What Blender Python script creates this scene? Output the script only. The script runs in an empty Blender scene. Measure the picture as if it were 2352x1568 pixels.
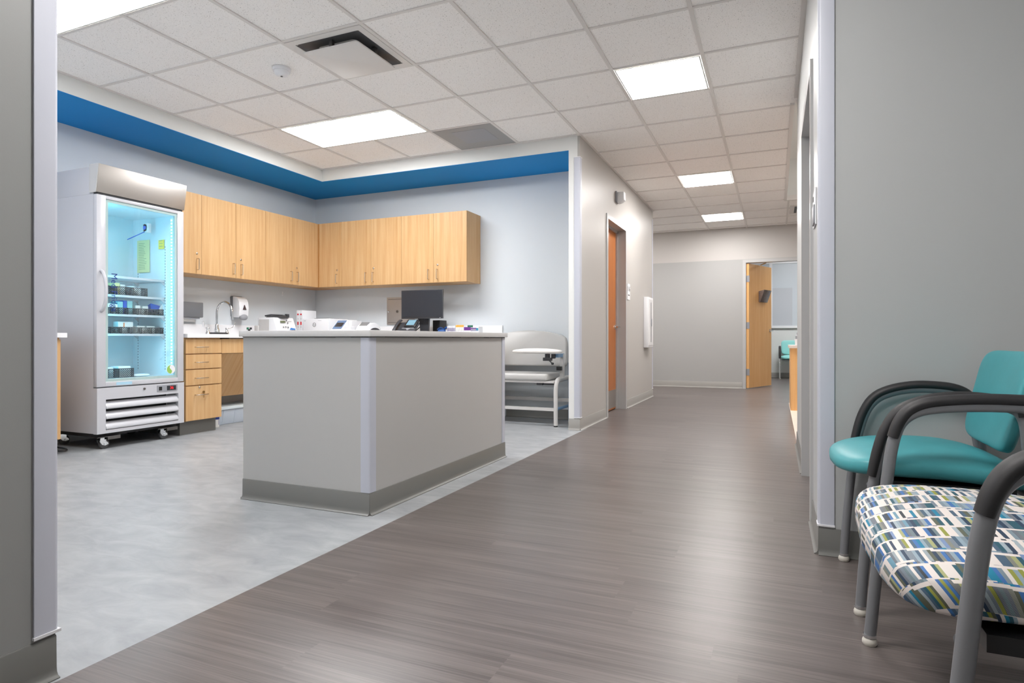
import bpy, bmesh, math, random
from mathutils import Vector, Matrix
random.seed(7)
scene = bpy.context.scene
COL = scene.collection
PI = math.pi

# ------------------------------------------------------------------ camera
CH = 0.848            # eye height
YAW = 0.4055
FPX = 1409.75
CXP, CYP = 1176.0, 777.3
cam_d = bpy.data.cameras.new('camera')
cam = bpy.data.objects.new('camera', cam_d)
COL.objects.link(cam)
cam.location = (0, 0, CH)
cam.rotation_euler = (PI / 2, 0, YAW)
cam_d.sensor_width = 36.0
cam_d.lens = 36.0 * FPX / 2352.0
cam_d.shift_y = -(784.0 - CYP) / 2352.0
cam_d.clip_start = 0.02
scene.camera = cam
_c, _s = math.cos(YAW), math.sin(YAW)


def _ray(u, v):
    xr = (u - CXP) / FPX
    return Vector((xr * _c - _s, xr * _s + _c, -(v - CYP) / FPX))


def on_x(u, v, x):            # photo measurement -> point on the plane x = const
    r = _ray(u, v)
    return Vector((0, 0, CH)) + r * (x / r.x)


def on_y(u, v, y):
    r = _ray(u, v)
    return Vector((0, 0, CH)) + r * (y / r.y)


# ------------------------------------------------------------------ materials
def lin(c):
    c = c / 255.0
    return c / 12.92 if c <= 0.04045 else ((c + 0.055) / 1.055) ** 2.4


def rgb(r, g, b):
    return (lin(r), lin(g), lin(b), 1.0)


def new_mat(name):
    m = bpy.data.materials.new(name)
    m.use_nodes = True
    nt = m.node_tree
    nt.nodes.clear()
    out = nt.nodes.new('ShaderNodeOutputMaterial')
    b = nt.nodes.new('ShaderNodeBsdfPrincipled')
    nt.links.new(b.outputs[0], out.inputs[0])
    return m, nt, b, out


def mat(name, col, rough=0.5, metal=0.0, spec=0.5, var=0.0, vscale=8.0, bump=0.0, bscale=200.0, coat=0.0, stretch=None):
    m, nt, b, out = new_mat(name)
    b.inputs['Roughness'].default_value = rough
    b.inputs['Metallic'].default_value = metal
    b.inputs['Specular IOR Level'].default_value = spec
    b.inputs['Coat Weight'].default_value = coat
    c = rgb(*col)
    b.inputs['Base Color'].default_value = c
    tc = nt.nodes.new('ShaderNodeTexCoord')
    mp = nt.nodes.new('ShaderNodeMapping')
    nt.links.new(tc.outputs['Object'], mp.inputs[0])
    if stretch:
        mp.inputs['Scale'].default_value = stretch
    if var > 0:
        n = nt.nodes.new('ShaderNodeTexNoise')
        n.inputs['Scale'].default_value = vscale
        n.inputs['Detail'].default_value = 4
        nt.links.new(mp.outputs[0], n.inputs['Vector'])
        r = nt.nodes.new('ShaderNodeValToRGB')
        r.color_ramp.elements[0].position = 0.3
        r.color_ramp.elements[1].position = 0.7
        r.color_ramp.elements[0].color = tuple(x * (1 - var) for x in c[:3]) + (1,)
        r.color_ramp.elements[1].color = tuple(min(1, x * (1 + var)) for x in c[:3]) + (1,)
        nt.links.new(n.outputs['Fac'], r.inputs[0])
        nt.links.new(r.outputs[0], b.inputs['Base Color'])
    if bump > 0:
        n2 = nt.nodes.new('ShaderNodeTexNoise')
        n2.inputs['Scale'].default_value = bscale
        n2.inputs['Detail'].default_value = 3
        nt.links.new(mp.outputs[0], n2.inputs['Vector'])
        bp = nt.nodes.new('ShaderNodeBump')
        bp.inputs['Strength'].default_value = bump
        bp.inputs['Distance'].default_value = 0.002
        nt.links.new(n2.outputs['Fac'], bp.inputs['Height'])
        nt.links.new(bp.outputs[0], b.inputs['Normal'])
    return m


def emit(name, col, strength):
    m = bpy.data.materials.new(name)
    m.use_nodes = True
    nt = m.node_tree
    nt.nodes.clear()
    out = nt.nodes.new('ShaderNodeOutputMaterial')
    e = nt.nodes.new('ShaderNodeEmission')
    e.inputs[0].default_value = (col[0], col[1], col[2], 1)
    e.inputs[1].default_value = strength
    nt.links.new(e.outputs[0], out.inputs[0])
    return m


def glass(name, tint=(1, 1, 1), refl=1.0):
    m = bpy.data.materials.new(name)
    m.use_nodes = True
    nt = m.node_tree
    nt.nodes.clear()
    out = nt.nodes.new('ShaderNodeOutputMaterial')
    t = nt.nodes.new('ShaderNodeBsdfTransparent')
    t.inputs[0].default_value = (*tint, 1)
    g = nt.nodes.new('ShaderNodeBsdfGlossy')
    g.inputs['Roughness'].default_value = 0.02
    f = nt.nodes.new('ShaderNodeFresnel')
    f.inputs[0].default_value = 1.5
    mx = nt.nodes.new('ShaderNodeMixShader')
    if refl != 1.0:
        mu = nt.nodes.new('ShaderNodeMath')
        mu.operation = 'MULTIPLY'
        mu.inputs[1].default_value = refl
        nt.links.new(f.outputs[0], mu.inputs[0])
        nt.links.new(mu.outputs[0], mx.inputs[0])
    else:
        nt.links.new(f.outputs[0], mx.inputs[0])
    nt.links.new(t.outputs[0], mx.inputs[1])
    nt.links.new(g.outputs[0], mx.inputs[2])
    nt.links.new(mx.outputs[0], out.inputs[0])
    return m


def wood(name, c0, c1, rough=0.42, scale=(38, 38, 1.6), vary=0.06):
    m, nt, b, out = new_mat(name)
    b.inputs['Roughness'].default_value = rough
    b.inputs['Specular IOR Level'].default_value = 0.35
    tc = nt.nodes.new('ShaderNodeTexCoord')
    mp = nt.nodes.new('ShaderNodeMapping')
    mp.inputs['Scale'].default_value = scale
    nt.links.new(tc.outputs['Object'], mp.inputs[0])
    n = nt.nodes.new('ShaderNodeTexNoise')
    n.inputs['Scale'].default_value = 1.0
    n.inputs['Detail'].default_value = 6
    n.inputs['Roughness'].default_value = 0.65
    nt.links.new(mp.outputs[0], n.inputs['Vector'])
    r = nt.nodes.new('ShaderNodeValToRGB')
    r.color_ramp.elements[0].position = 0.3
    r.color_ramp.elements[1].position = 0.72
    r.color_ramp.elements[0].color = rgb(*c0)
    r.color_ramp.elements[1].color = rgb(*c1)
    nt.links.new(n.outputs['Fac'], r.inputs[0])
    mp2 = nt.nodes.new('ShaderNodeMapping')
    mp2.inputs['Scale'].default_value = (scale[0] * .12, scale[1] * .12, scale[2] * .2)
    nt.links.new(tc.outputs['Object'], mp2.inputs[0])
    n2 = nt.nodes.new('ShaderNodeTexNoise')
    n2.inputs['Scale'].default_value = 1.0
    nt.links.new(mp2.outputs[0], n2.inputs['Vector'])
    mr = nt.nodes.new('ShaderNodeMapRange')
    mr.inputs[3].default_value = 1 - vary
    mr.inputs[4].default_value = 1 + vary
    nt.links.new(n2.outputs['Fac'], mr.inputs[0])
    mx = nt.nodes.new('ShaderNodeMix')
    mx.data_type = 'RGBA'
    mx.blend_type = 'MULTIPLY'
    mx.inputs[0].default_value = 1.0
    nt.links.new(r.outputs[0], mx.inputs[6])
    nt.links.new(mr.outputs[0], mx.inputs[7])
    nt.links.new(mx.outputs[2], b.inputs['Base Color'])
    return m


def M_(nt, op, a, b=None, c=None):
    n = nt.nodes.new('ShaderNodeMath')
    n.operation = op
    for i, x in enumerate((a, b, c)):
        if x is None:
            continue
        if isinstance(x, (int, float)):
            n.inputs[i].default_value = x
        else:
            nt.links.new(x, n.inputs[i])
    return n.outputs[0]


def plank_floor(name):
    m, nt, b, out = new_mat(name)
    b.inputs['Specular IOR Level'].default_value = 0.45
    tc = nt.nodes.new('ShaderNodeTexCoord')
    sep = nt.nodes.new('ShaderNodeSeparateXYZ')
    nt.links.new(tc.outputs['Object'], sep.inputs[0])
    row = M_(nt, 'FLOOR', M_(nt, 'DIVIDE', sep.outputs['Y'], 0.152))
    wr = nt.nodes.new('ShaderNodeTexWhiteNoise')
    wr.noise_dimensions = '1D'
    nt.links.new(row, wr.inputs['W'])
    xs = M_(nt, 'ADD', M_(nt, 'DIVIDE', sep.outputs['X'], 1.22), M_(nt, 'MULTIPLY', wr.outputs['Value'], 3.0))
    cell = M_(nt, 'FLOOR', xs)
    cmb = nt.nodes.new('ShaderNodeCombineXYZ')
    nt.links.new(row, cmb.inputs[0])
    nt.links.new(cell, cmb.inputs[1])
    wc = nt.nodes.new('ShaderNodeTexWhiteNoise')
    wc.noise_dimensions = '2D'
    nt.links.new(cmb.outputs[0], wc.inputs['Vector'])
    # grain
    mp = nt.nodes.new('ShaderNodeMapping')
    mp.inputs['Scale'].default_value = (2.2, 150, 1)
    nt.links.new(tc.outputs['Object'], mp.inputs[0])
    off = nt.nodes.new('ShaderNodeCombineXYZ')
    nt.links.new(M_(nt, 'MULTIPLY', wc.outputs['Value'], 40.0), off.inputs[0])
    vadd = nt.nodes.new('ShaderNodeVectorMath')
    nt.links.new(mp.outputs[0], vadd.inputs[0])
    nt.links.new(off.outputs[0], vadd.inputs[1])
    n = nt.nodes.new('ShaderNodeTexNoise')
    n.inputs['Scale'].default_value = 1.0
    n.inputs['Detail'].default_value = 5
    n.inputs['Roughness'].default_value = 0.62
    nt.links.new(vadd.outputs[0], n.inputs['Vector'])
    mp2 = nt.nodes.new('ShaderNodeMapping')
    mp2.inputs['Scale'].default_value = (1.2, 22, 1)
    nt.links.new(tc.outputs['Object'], mp2.inputs[0])
    vadd2 = nt.nodes.new('ShaderNodeVectorMath')
    nt.links.new(mp2.outputs[0], vadd2.inputs[0])
    nt.links.new(off.outputs[0], vadd2.inputs[1])
    n2 = nt.nodes.new('ShaderNodeTexNoise')
    n2.inputs['Scale'].default_value = 1.0
    n2.inputs['Detail'].default_value = 3
    nt.links.new(vadd2.outputs[0], n2.inputs['Vector'])
    fac = M_(nt, 'ADD', M_(nt, 'MULTIPLY', n.outputs['Fac'], 0.62), M_(nt, 'MULTIPLY', n2.outputs['Fac'], 0.38))
    r = nt.nodes.new('ShaderNodeValToRGB')
    r.color_ramp.elements[0].position = 0.36
    r.color_ramp.elements[1].position = 0.64
    r.color_ramp.elements[0].color = rgb(75, 68, 66)
    r.color_ramp.elements[1].color = rgb(113, 105, 102)
    nt.links.new(fac, r.inputs[0])
    tint = nt.nodes.new('ShaderNodeMapRange')
    tint.inputs[3].default_value = 0.93
    tint.inputs[4].default_value = 1.06
    nt.links.new(wc.outputs['Value'], tint.inputs[0])
    mx = nt.nodes.new('ShaderNodeMix')
    mx.data_type = 'RGBA'
    mx.blend_type = 'MULTIPLY'
    mx.inputs[0].default_value = 1
    nt.links.new(r.outputs[0], mx.inputs[6])
    nt.links.new(tint.outputs[0], mx.inputs[7])
    nt.links.new(mx.outputs[2], b.inputs['Base Color'])
    rr = nt.nodes.new('ShaderNodeMapRange')
    rr.inputs[3].default_value = 0.27
    rr.inputs[4].default_value = 0.40
    nt.links.new(n.outputs['Fac'], rr.inputs[0])
    nt.links.new(rr.outputs[0], b.inputs['Roughness'])
    bp = nt.nodes.new('ShaderNodeBump')
    bp.inputs['Strength'].default_value = 0.12
    bp.inputs['Distance'].default_value = 0.001
    nt.links.new(n.outputs['Fac'], bp.inputs['Height'])
    nt.links.new(bp.outputs[0], b.inputs['Normal'])
    return m


def vinyl_floor(name):
    m, nt, b, out = new_mat(name)
    b.inputs['Roughness'].default_value = 0.38
    b.inputs['Specular IOR Level'].default_value = 0.4
    tc = nt.nodes.new('ShaderNodeTexCoord')
    mp = nt.nodes.new('ShaderNodeMapping')
    mp.inputs['Scale'].default_value = (3.2, 6.5, 1)
    nt.links.new(tc.outputs['Object'], mp.inputs[0])
    n = nt.nodes.new('ShaderNodeTexNoise')
    n.inputs['Scale'].default_value = 1.6
    n.inputs['Detail'].default_value = 7
    n.inputs['Roughness'].default_value = 0.62
    n.inputs['Distortion'].default_value = 0.6
    nt.links.new(mp.outputs[0], n.inputs['Vector'])
    r = nt.nodes.new('ShaderNodeValToRGB')
    r.color_ramp.elements[0].position = 0.28
    r.color_ramp.elements[1].position = 0.72
    r.color_ramp.elements[0].color = rgb(138, 141, 145)
    r.color_ramp.elements[1].color = rgb(168, 171, 173)
    nt.links.new(n.outputs['Fac'], r.inputs[0])
    # thin seam lines between the vinyl tiles
    sep = nt.nodes.new('ShaderNodeSeparateXYZ')
    nt.links.new(tc.outputs['Object'], sep.inputs[0])
    fx = M_(nt, 'FRACT', M_(nt, 'DIVIDE', sep.outputs['X'], 0.915))
    fy = M_(nt, 'FRACT', M_(nt, 'DIVIDE', sep.outputs['Y'], 0.457))
    lx = M_(nt, 'LESS_THAN', fx, 0.0022)
    ly = M_(nt, 'LESS_THAN', fy, 0.0044)
    line = M_(nt, 'MULTIPLY', M_(nt, 'MAXIMUM', lx, ly), 0.10)
    mx = nt.nodes.new('ShaderNodeMix')
    mx.data_type = 'RGBA'
    nt.links.new(line, mx.inputs[0])
    nt.links.new(r.outputs[0], mx.inputs[6])
    mx.inputs[7].default_value = rgb(110, 112, 115)
    nt.links.new(mx.outputs[2], b.inputs['Base Color'])
    return m


def tile_mat(name):
    m, nt, b, out = new_mat(name)
    b.inputs['Roughness'].default_value = 0.9
    b.inputs['Specular IOR Level'].default_value = 0.2
    tc = nt.nodes.new('ShaderNodeTexCoord')
    mp = nt.nodes.new('ShaderNodeMapping')
    mp.inputs['Scale'].default_value = (1, 1, 0)
    nt.links.new(tc.outputs['Object'], mp.inputs[0])
    n = nt.nodes.new('ShaderNodeTexNoise')
    n.inputs['Scale'].default_value = 175
    n.inputs['Detail'].default_value = 2
    n.inputs['Distortion'].default_value = 0.8
    nt.links.new(mp.outputs[0], n.inputs['Vector'])
    r = nt.nodes.new('ShaderNodeValToRGB')
    r.color_ramp.elements[0].position = 0.30
    r.color_ramp.elements[1].position = 0.37
    r.color_ramp.elements[0].color = rgb(160, 157, 154)
    r.color_ramp.elements[1].color = rgb(248, 246, 244)
    nt.links.new(n.outputs['Fac'], r.inputs[0])
    v = nt.nodes.new('ShaderNodeTexVoronoi')
    v.inputs['Scale'].default_value = 105
    nt.links.new(mp.outputs[0], v.inputs['Vector'])
    dot = M_(nt, 'LESS_THAN', v.outputs['Distance'], 0.11)
    mx = nt.nodes.new('ShaderNodeMix')
    mx.data_type = 'RGBA'
    nt.links.new(M_(nt, 'MULTIPLY', dot, 0.4), mx.inputs[0])
    nt.links.new(r.outputs[0], mx.inputs[6])
    mx.inputs[7].default_value = rgb(120, 116, 112)
    nt.links.new(mx.outputs[2], b.inputs['Base Color'])
    return m


def two_tone(name, lo, hi, z):
    m, nt, b, out = new_mat(name)
    b.inputs['Roughness'].default_value = 0.5
    b.inputs['Specular IOR Level'].default_value = 0.35
    tc = nt.nodes.new('ShaderNodeTexCoord')
    sep = nt.nodes.new('ShaderNodeSeparateXYZ')
    nt.links.new(tc.outputs['Object'], sep.inputs[0])
    mx = nt.nodes.new('ShaderNodeMix')
    mx.data_type = 'RGBA'
    nt.links.new(M_(nt, 'GREATER_THAN', sep.outputs['Z'], z), mx.inputs[0])
    mx.inputs[6].default_value = rgb(*lo)
    mx.inputs[7].default_value = rgb(*hi)
    nt.links.new(mx.outputs[2], b.inputs['Base Color'])
    return m


def pattern_fabric(name):
    m, nt, b, out = new_mat(name)
    b.inputs['Roughness'].default_value = 0.62
    b.inputs['Specular IOR Level'].default_value = 0.3
    tc = nt.nodes.new('ShaderNodeTexCoord')
    sep = nt.nodes.new('ShaderNodeSeparateXYZ')
    nt.links.new(tc.outputs['Object'], sep.inputs[0])
    # the cloth wraps over the front edge: follow x on top and z down the front
    dz = M_(nt, 'SUBTRACT', sep.outputs['Z'], 0.095)

    def edge(v, k):
        return M_(nt, 'MAXIMUM', M_(nt, 'MINIMUM', M_(nt, 'DIVIDE', v, k), 1.0), -1.0)
    X = M_(nt, 'SUBTRACT', sep.outputs['X'], M_(nt, 'MULTIPLY', dz, edge(sep.outputs['X'], 0.2)))
    Y = M_(nt, 'SUBTRACT', sep.outputs['Y'], M_(nt, 'MULTIPLY', dz, edge(sep.outputs['Y'], 0.3)))
    P = 0.058

    def wn2(a, c):
        cmb = nt.nodes.new('ShaderNodeCombineXYZ')
        for i, q in enumerate((a, c)):
            if isinstance(q, (int, float)):
                cmb.inputs[i].default_value = q
            else:
                nt.links.new(q, cmb.inputs[i])
        w = nt.nodes.new('ShaderNodeTexWhiteNoise')
        w.noise_dimensions = '2D'
        nt.links.new(cmb.outputs[0], w.inputs['Vector'])
        return w.outputs['Value']
    row0 = M_(nt, 'FLOOR', M_(nt, 'DIVIDE', Y, P))
    X1 = M_(nt, 'ADD', X, M_(nt, 'MULTIPLY', wn2(row0, 3.3), 0.2))
    grp = M_(nt, 'FLOOR', M_(nt, 'DIVIDE', X1, 0.041))
    Ysh = M_(nt, 'ADD', Y, M_(nt, 'MULTIPLY', M_(nt, 'SUBTRACT', wn2(grp, row0), 0.5), 0.02))
    row = M_(nt, 'FLOOR', M_(nt, 'DIVIDE', Ysh, P))
    fy = M_(nt, 'FRACT', M_(nt, 'DIVIDE', Ysh, P))
    W = 0.0068
    cell = M_(nt, 'FLOOR', M_(nt, 'DIVIDE', X1, W))
    fx = M_(nt, 'FRACT', M_(nt, 'DIVIDE', X1, W))
    val = wn2(cell, M_(nt, 'ADD', row, 17.0))
    r = nt.nodes.new('ShaderNodeValToRGB')
    r.color_ramp.interpolation = 'CONSTANT'
    cols = [(0.0, (212, 203, 198)), (0.27, (44, 62, 84)), (0.37, (42, 84, 98)), (0.46, (134, 152, 164)), (0.57, (70, 92, 112)),
            (0.66, (88, 92, 78)), (0.74, (64, 108, 164)), (0.80, (138, 142, 66)), (0.86, (30, 120, 150)), (0.91, (120, 136, 146)), (0.96, (50, 56, 62))]
    el = r.color_ramp.elements
    while len(el) < len(cols):
        el.new(0.5)
    for e, (p, c) in zip(el, cols):
        e.position = p
    for e, (p, c) in zip(el, cols):
        e.color = rgb(*c)
    nt.links.new(val, r.inputs[0])
    # fine stripes inside some blocks
    st = M_(nt, 'GREATER_THAN', M_(nt, 'FRACT', M_(nt, 'MULTIPLY', fx, 4.0)), 0.55)
    pick = M_(nt, 'GREATER_THAN', wn2(M_(nt, 'ADD', cell, 5.5), M_(nt, 'ADD', row, 91.0)), 0.62)
    stripe = M_(nt, 'MULTIPLY', M_(nt, 'MULTIPLY', st, pick), 0.45)
    mx0 = nt.nodes.new('ShaderNodeMix')
    mx0.data_type = 'RGBA'
    nt.links.new(stripe, mx0.inputs[0])
    nt.links.new(r.outputs[0], mx0.inputs[6])
    mx0.inputs[7].default_value = rgb(205, 205, 200)
    gap = M_(nt, 'GREATER_THAN', fy, 0.84)
    mx = nt.nodes.new('ShaderNodeMix')
    mx.data_type = 'RGBA'
    nt.links.new(gap, mx.inputs[0])
    nt.links.new(mx0.outputs[2], mx.inputs[6])
    mx.inputs[7].default_value = rgb(214, 205, 200)
    nt.links.new(mx.outputs[2], b.inputs['Base Color'])
    return m


def perforated(name, col, axis='Y', pitch=0.0165):
    m, nt, b, out = new_mat(name)
    b.inputs['Base Color'].default_value = rgb(*col)
    b.inputs['Roughness'].default_value = 0.5
    tc = nt.nodes.new('ShaderNodeTexCoord')
    sep = nt.nodes.new('ShaderNodeSeparateXYZ')
    nt.links.new(tc.outputs['Object'], sep.inputs[0])
    u = M_(nt, 'ADD', sep.outputs['X'], sep.outputs['Y'])
    w = sep.outputs['Z']
    a = M_(nt, 'ABSOLUTE', M_(nt, 'SUBTRACT', M_(nt, 'FRACT', M_(nt, 'DIVIDE', M_(nt, 'ADD', u, w), pitch)), 0.5))
    c = M_(nt, 'ABSOLUTE', M_(nt, 'SUBTRACT', M_(nt, 'FRACT', M_(nt, 'DIVIDE', M_(nt, 'SUBTRACT', u, w), pitch)), 0.5))
    hole = M_(nt, 'MULTIPLY', M_(nt, 'LESS_THAN', a, 0.35), M_(nt, 'LESS_THAN', c, 0.35))
    tr = nt.nodes.new('ShaderNodeBsdfTransparent')
    mx = nt.nodes.new('ShaderNodeMixShader')
    nt.links.new(hole, mx.inputs[0])
    nt.links.new(b.outputs[0], mx.inputs[1])
    nt.links.new(tr.outputs[0], mx.inputs[2])
    nt.links.new(mx.outputs[0], out.inputs[0])
    return m


MT = {}
MT['wall_blue'] = mat('pale blue paint', (207, 212, 216), 0.5, spec=0.3, bump=0.03, bscale=300)
MT['wall_cream'] = mat('cream paint', (180, 177, 173), 0.42, spec=0.35, bump=0.03, bscale=300)
MT['wall_near'] = mat('gray paint with shade painted in', (148, 149, 148), 0.42, spec=0.35, bump=0.05, bscale=260)  # same gray paint, darkened to put the dim near end into the colour
MT['wall_gray'] = mat('gray paint', (180, 182, 182), 0.42, spec=0.35, bump=0.05, bscale=260)
MT['far_wall'] = two_tone('two tone paint', (166, 166, 165), (188, 185, 182), 2.19)
MT['white_paint'] = mat('white paint', (222, 223, 221), 0.55, spec=0.3)
MT['soffit_blue'] = mat('blue paint', (24, 136, 206), 0.6, spec=0.2)
MT['tile'] = tile_mat('acoustic tile')
MT['tbar'] = mat('painted tee bar', (222, 219, 216), 0.5)
MT['floor_wood'] = plank_floor('gray wood plank vinyl')
MT['floor_vinyl'] = vinyl_floor('pale vinyl tile')
MT['floor_pale'] = mat('pale beige floor', (226, 214, 204), 0.35, var=0.02)
MT['cove'] = mat('gray rubber base', (112, 112, 109), 0.35, spec=0.5)
MT['cove_lit'] = mat('gray rubber base painted as lit', (150, 148, 144), 0.38, spec=0.45)  # same rubber as the gray base, lightened to paint in the hall light
MT['guard'] = mat('lavender white vinyl guard', (190, 193, 204), 0.38, bump=0.04, bscale=500)
MT['guard_cap'] = mat('white guard cap', (226, 226, 230), 0.35)
MT['frame_gray'] = mat('gray door frame paint', (178, 178, 178), 0.3, spec=0.5)
MT['maple'] = wood('maple laminate', (192, 149, 99), (210, 174, 129))
MT['maple_dark'] = wood('maple edge', (176, 120, 62), (196, 142, 82))
MT['maple_slope'] = wood('maple laminate sloped panel', (196, 151, 99), (214, 177, 130), scale=(1.2, 38, 1.2))
MT['door_wood'] = wood('stained maple door', (164, 96, 46), (184, 116, 62), 0.32, (30, 30, 1.2))
MT['door_far'] = wood('honey maple door', (222, 166, 104), (236, 190, 132), 0.35, (30, 30, 1.2))
MT['gap'] = mat('dark gap', (60, 46, 34), 0.8)
MT['solid_top'] = mat('white solid surface', (206, 205, 204), 0.28, var=0.01, vscale=60)
MT['solid_white'] = mat('bright white solid surface', (232, 232, 234), 0.25)
MT['panel_gray'] = mat('gray laminate', (182, 181, 179), 0.42, spec=0.4, bump=0.02, bscale=300)
MT['steel'] = mat('brushed steel', (190, 185, 180), 0.42, 1.0, bump=0.06, bscale=60, stretch=(1, 1, 30))
MT['steel_dark'] = mat('dark brushed metal', (120, 118, 116), 0.38, 1.0)
MT['nickel'] = mat('satin nickel', (205, 196, 182), 0.25, 1.0)
MT['chrome'] = mat('chrome', (225, 228, 230), 0.08, 1.0)
MT['fridge_white'] = mat('white enamel', (194, 194, 199), 0.22, spec=0.5)
MT['fridge_inner'] = mat('white liner', (226, 232, 236), 0.4)
MT['gasket'] = mat('gray green gasket', (186, 200, 198), 0.5)
MT['black'] = mat('black plastic', (28, 28, 30), 0.42)
MT['black_soft'] = mat('black soft grip', (34, 33, 35), 0.55, bump=0.08, bscale=600)
MT['charcoal'] = mat('charcoal plastic', (58, 58, 62), 0.4)
MT['dark_recess'] = mat('dark recess', (46, 46, 48), 0.7)
MT['rubber'] = mat('gray rubber wheel', (74, 74, 76), 0.5)
MT['white_plastic'] = mat('white plastic', (228, 229, 232), 0.35)
MT['gray_plastic'] = mat('gray plastic', (150, 152, 158), 0.4)
MT['gray_mid'] = mat('mid gray plastic', (108, 110, 114), 0.38, bump=0.02)
MT['paper_white'] = mat('white paper', (232, 232, 230), 0.8)
MT['paper_yellow'] = mat('yellow paper', (236, 226, 168), 0.8, var=0.03)
MT['note_yellow'] = mat('yellow sticky paper', (240, 216, 90), 0.8)
MT['ink'] = mat('printed ink', (160, 162, 120), 0.8)
MT['navy'] = mat('navy vinyl lettering', (22, 46, 120), 0.5)
MT['text_gray'] = mat('dark gray lettering', (84, 84, 86), 0.6)
MT['text_light'] = mat('pale gray lettering', (150, 152, 156), 0.6)
MT['red'] = mat('red print', (206, 52, 58), 0.5)
MT['blue_print'] = mat('blue print', (32, 120, 200), 0.5)
MT['green_print'] = mat('leaf green print', (146, 190, 92), 0.5)
MT['tape_blue'] = mat('pale blue tape', (166, 204, 224), 0.6)
MT['teal'] = mat('teal vinyl', (70, 151, 158), 0.42, spec=0.4, var=0.03, vscale=30, bump=0.06, bscale=500)
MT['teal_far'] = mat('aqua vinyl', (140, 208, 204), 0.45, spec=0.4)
MT['pattern'] = pattern_fabric('block pattern cloth')
MT['chair_gray'] = mat('silver gray powder coat', (126, 127, 131), 0.36, 0.25)
MT['foot'] = mat('white nylon glide', (196, 191, 182), 0.4)
MT['vinyl_gray'] = mat('pale gray vinyl', (186, 185, 183), 0.4, bump=0.03, bscale=400)
MT['vinyl_light'] = mat('off white vinyl', (226, 222, 218), 0.4)
MT['enamel_gray'] = mat('light gray enamel', (196, 194, 192), 0.35)
MT['perf'] = perforated('perforated black plastic', (44, 48, 54))
MT['perf_rim'] = mat('dark bin plastic', (52, 57, 64), 0.5)
MT['grille'] = perforated('perforated grille', (168, 168, 168), pitch=0.009)
MT['grille_plain'] = mat('gray grille metal', (158, 158, 158), 0.5, 0.2, bump=0.25, bscale=700)
MT['tub'] = mat('cloudy plastic', (186, 196, 208), 0.3)
MT['shade'] = mat('pale blue gray shade', (196, 203, 209), 0.3, spec=0.5)
MT['pane_reflection'] = mat('painted pane reflection', (186, 190, 196), 0.35)
MT['screen'] = mat('dark screen', (44, 46, 52), 0.3)
MT['lcd'] = emit('phone screen glow', (0.42, 0.72, 0.90), 0.26)
MT['lcd_green'] = mat('green gray lcd', (104, 112, 84), 0.4)
MT['lcd_gray'] = mat('gray lcd', (126, 128, 130), 0.3)
MT['red_led'] = emit('red digits', (1.0, 0.03, 0.04), 0.5)
MT['orange_cap'] = mat('orange cap', (236, 176, 84), 0.5)
MT['purple_cap'] = mat('purple cap', (112, 52, 140), 0.5)
MT['green_cap'] = mat('green cap', (52, 122, 96), 0.5)
MT['teal_cap'] = mat('teal cap', (64, 150, 180), 0.5)
MT['lilac'] = mat('lilac tube', (160, 154, 178), 0.35)
MT['brown_glass'] = mat('smoked plastic', (80, 66, 66), 0.2)
MT['enamel_blue_tint'] = mat('enamel with blue reflection tint', (108, 146, 182), 0.35)  # blue reflection and shadow tint painted into the chair's enamel
MT['blue_vinyl'] = mat('dark blue rubber', (24, 72, 134), 0.45)
MT['med_blue'] = mat('blue carton', (50, 96, 196), 0.5)
MT['med_teal'] = mat('pale teal carton', (150, 206, 210), 0.5)
MT['bag'] = mat('clear plastic bag', (224, 236, 240), 0.25)
MT['holder'] = mat('smoked acrylic', (104, 92, 88), 0.2, var=0.15, vscale=25)
MT['glass'] = glass('door glass', (0.93, 0.985, 0.985))
WARM = (1.0, 0.965, 0.94)
COOL = (0.985, 0.99, 1.0)
LP = 7.6
MT['lamp_cool'] = emit('cool troffer diffuser', COOL, LP * 1.32)
MT['lamp_cool_low'] = emit('cool troffer diffuser at lower level', COOL, LP * .9)
MT['lamp_warm'] = emit('warm troffer diffuser', WARM, LP * 1.9)
MT['lamp_fill_rear'] = emit('rear fill diffuser', (1.0, .97, .945), LP * 1.25)
MT['lamp_far'] = emit('bright far room diffuser', COOL, LP * 1.25)
MT['lamp_fill_near'] = emit('near hall fill diffuser', (1.0, .97, .945), LP * 2.2)
MT['lamp_fill_station'] = emit('station fill diffuser', WARM, LP * 1.2)
MT['led_cyan'] = emit('cyan led strip', (0.12, 0.70, 1.0), 14.0)
MT['led_soft'] = emit('soft cyan led lens', (0.35, 0.85, 1.0), 0.42)
MT['led_white'] = emit('white led points', (0.7, 0.95, 1.0), 6.0)

# ------------------------------------------------------------------ mesh helper
W = {}    # world origin of every object


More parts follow.
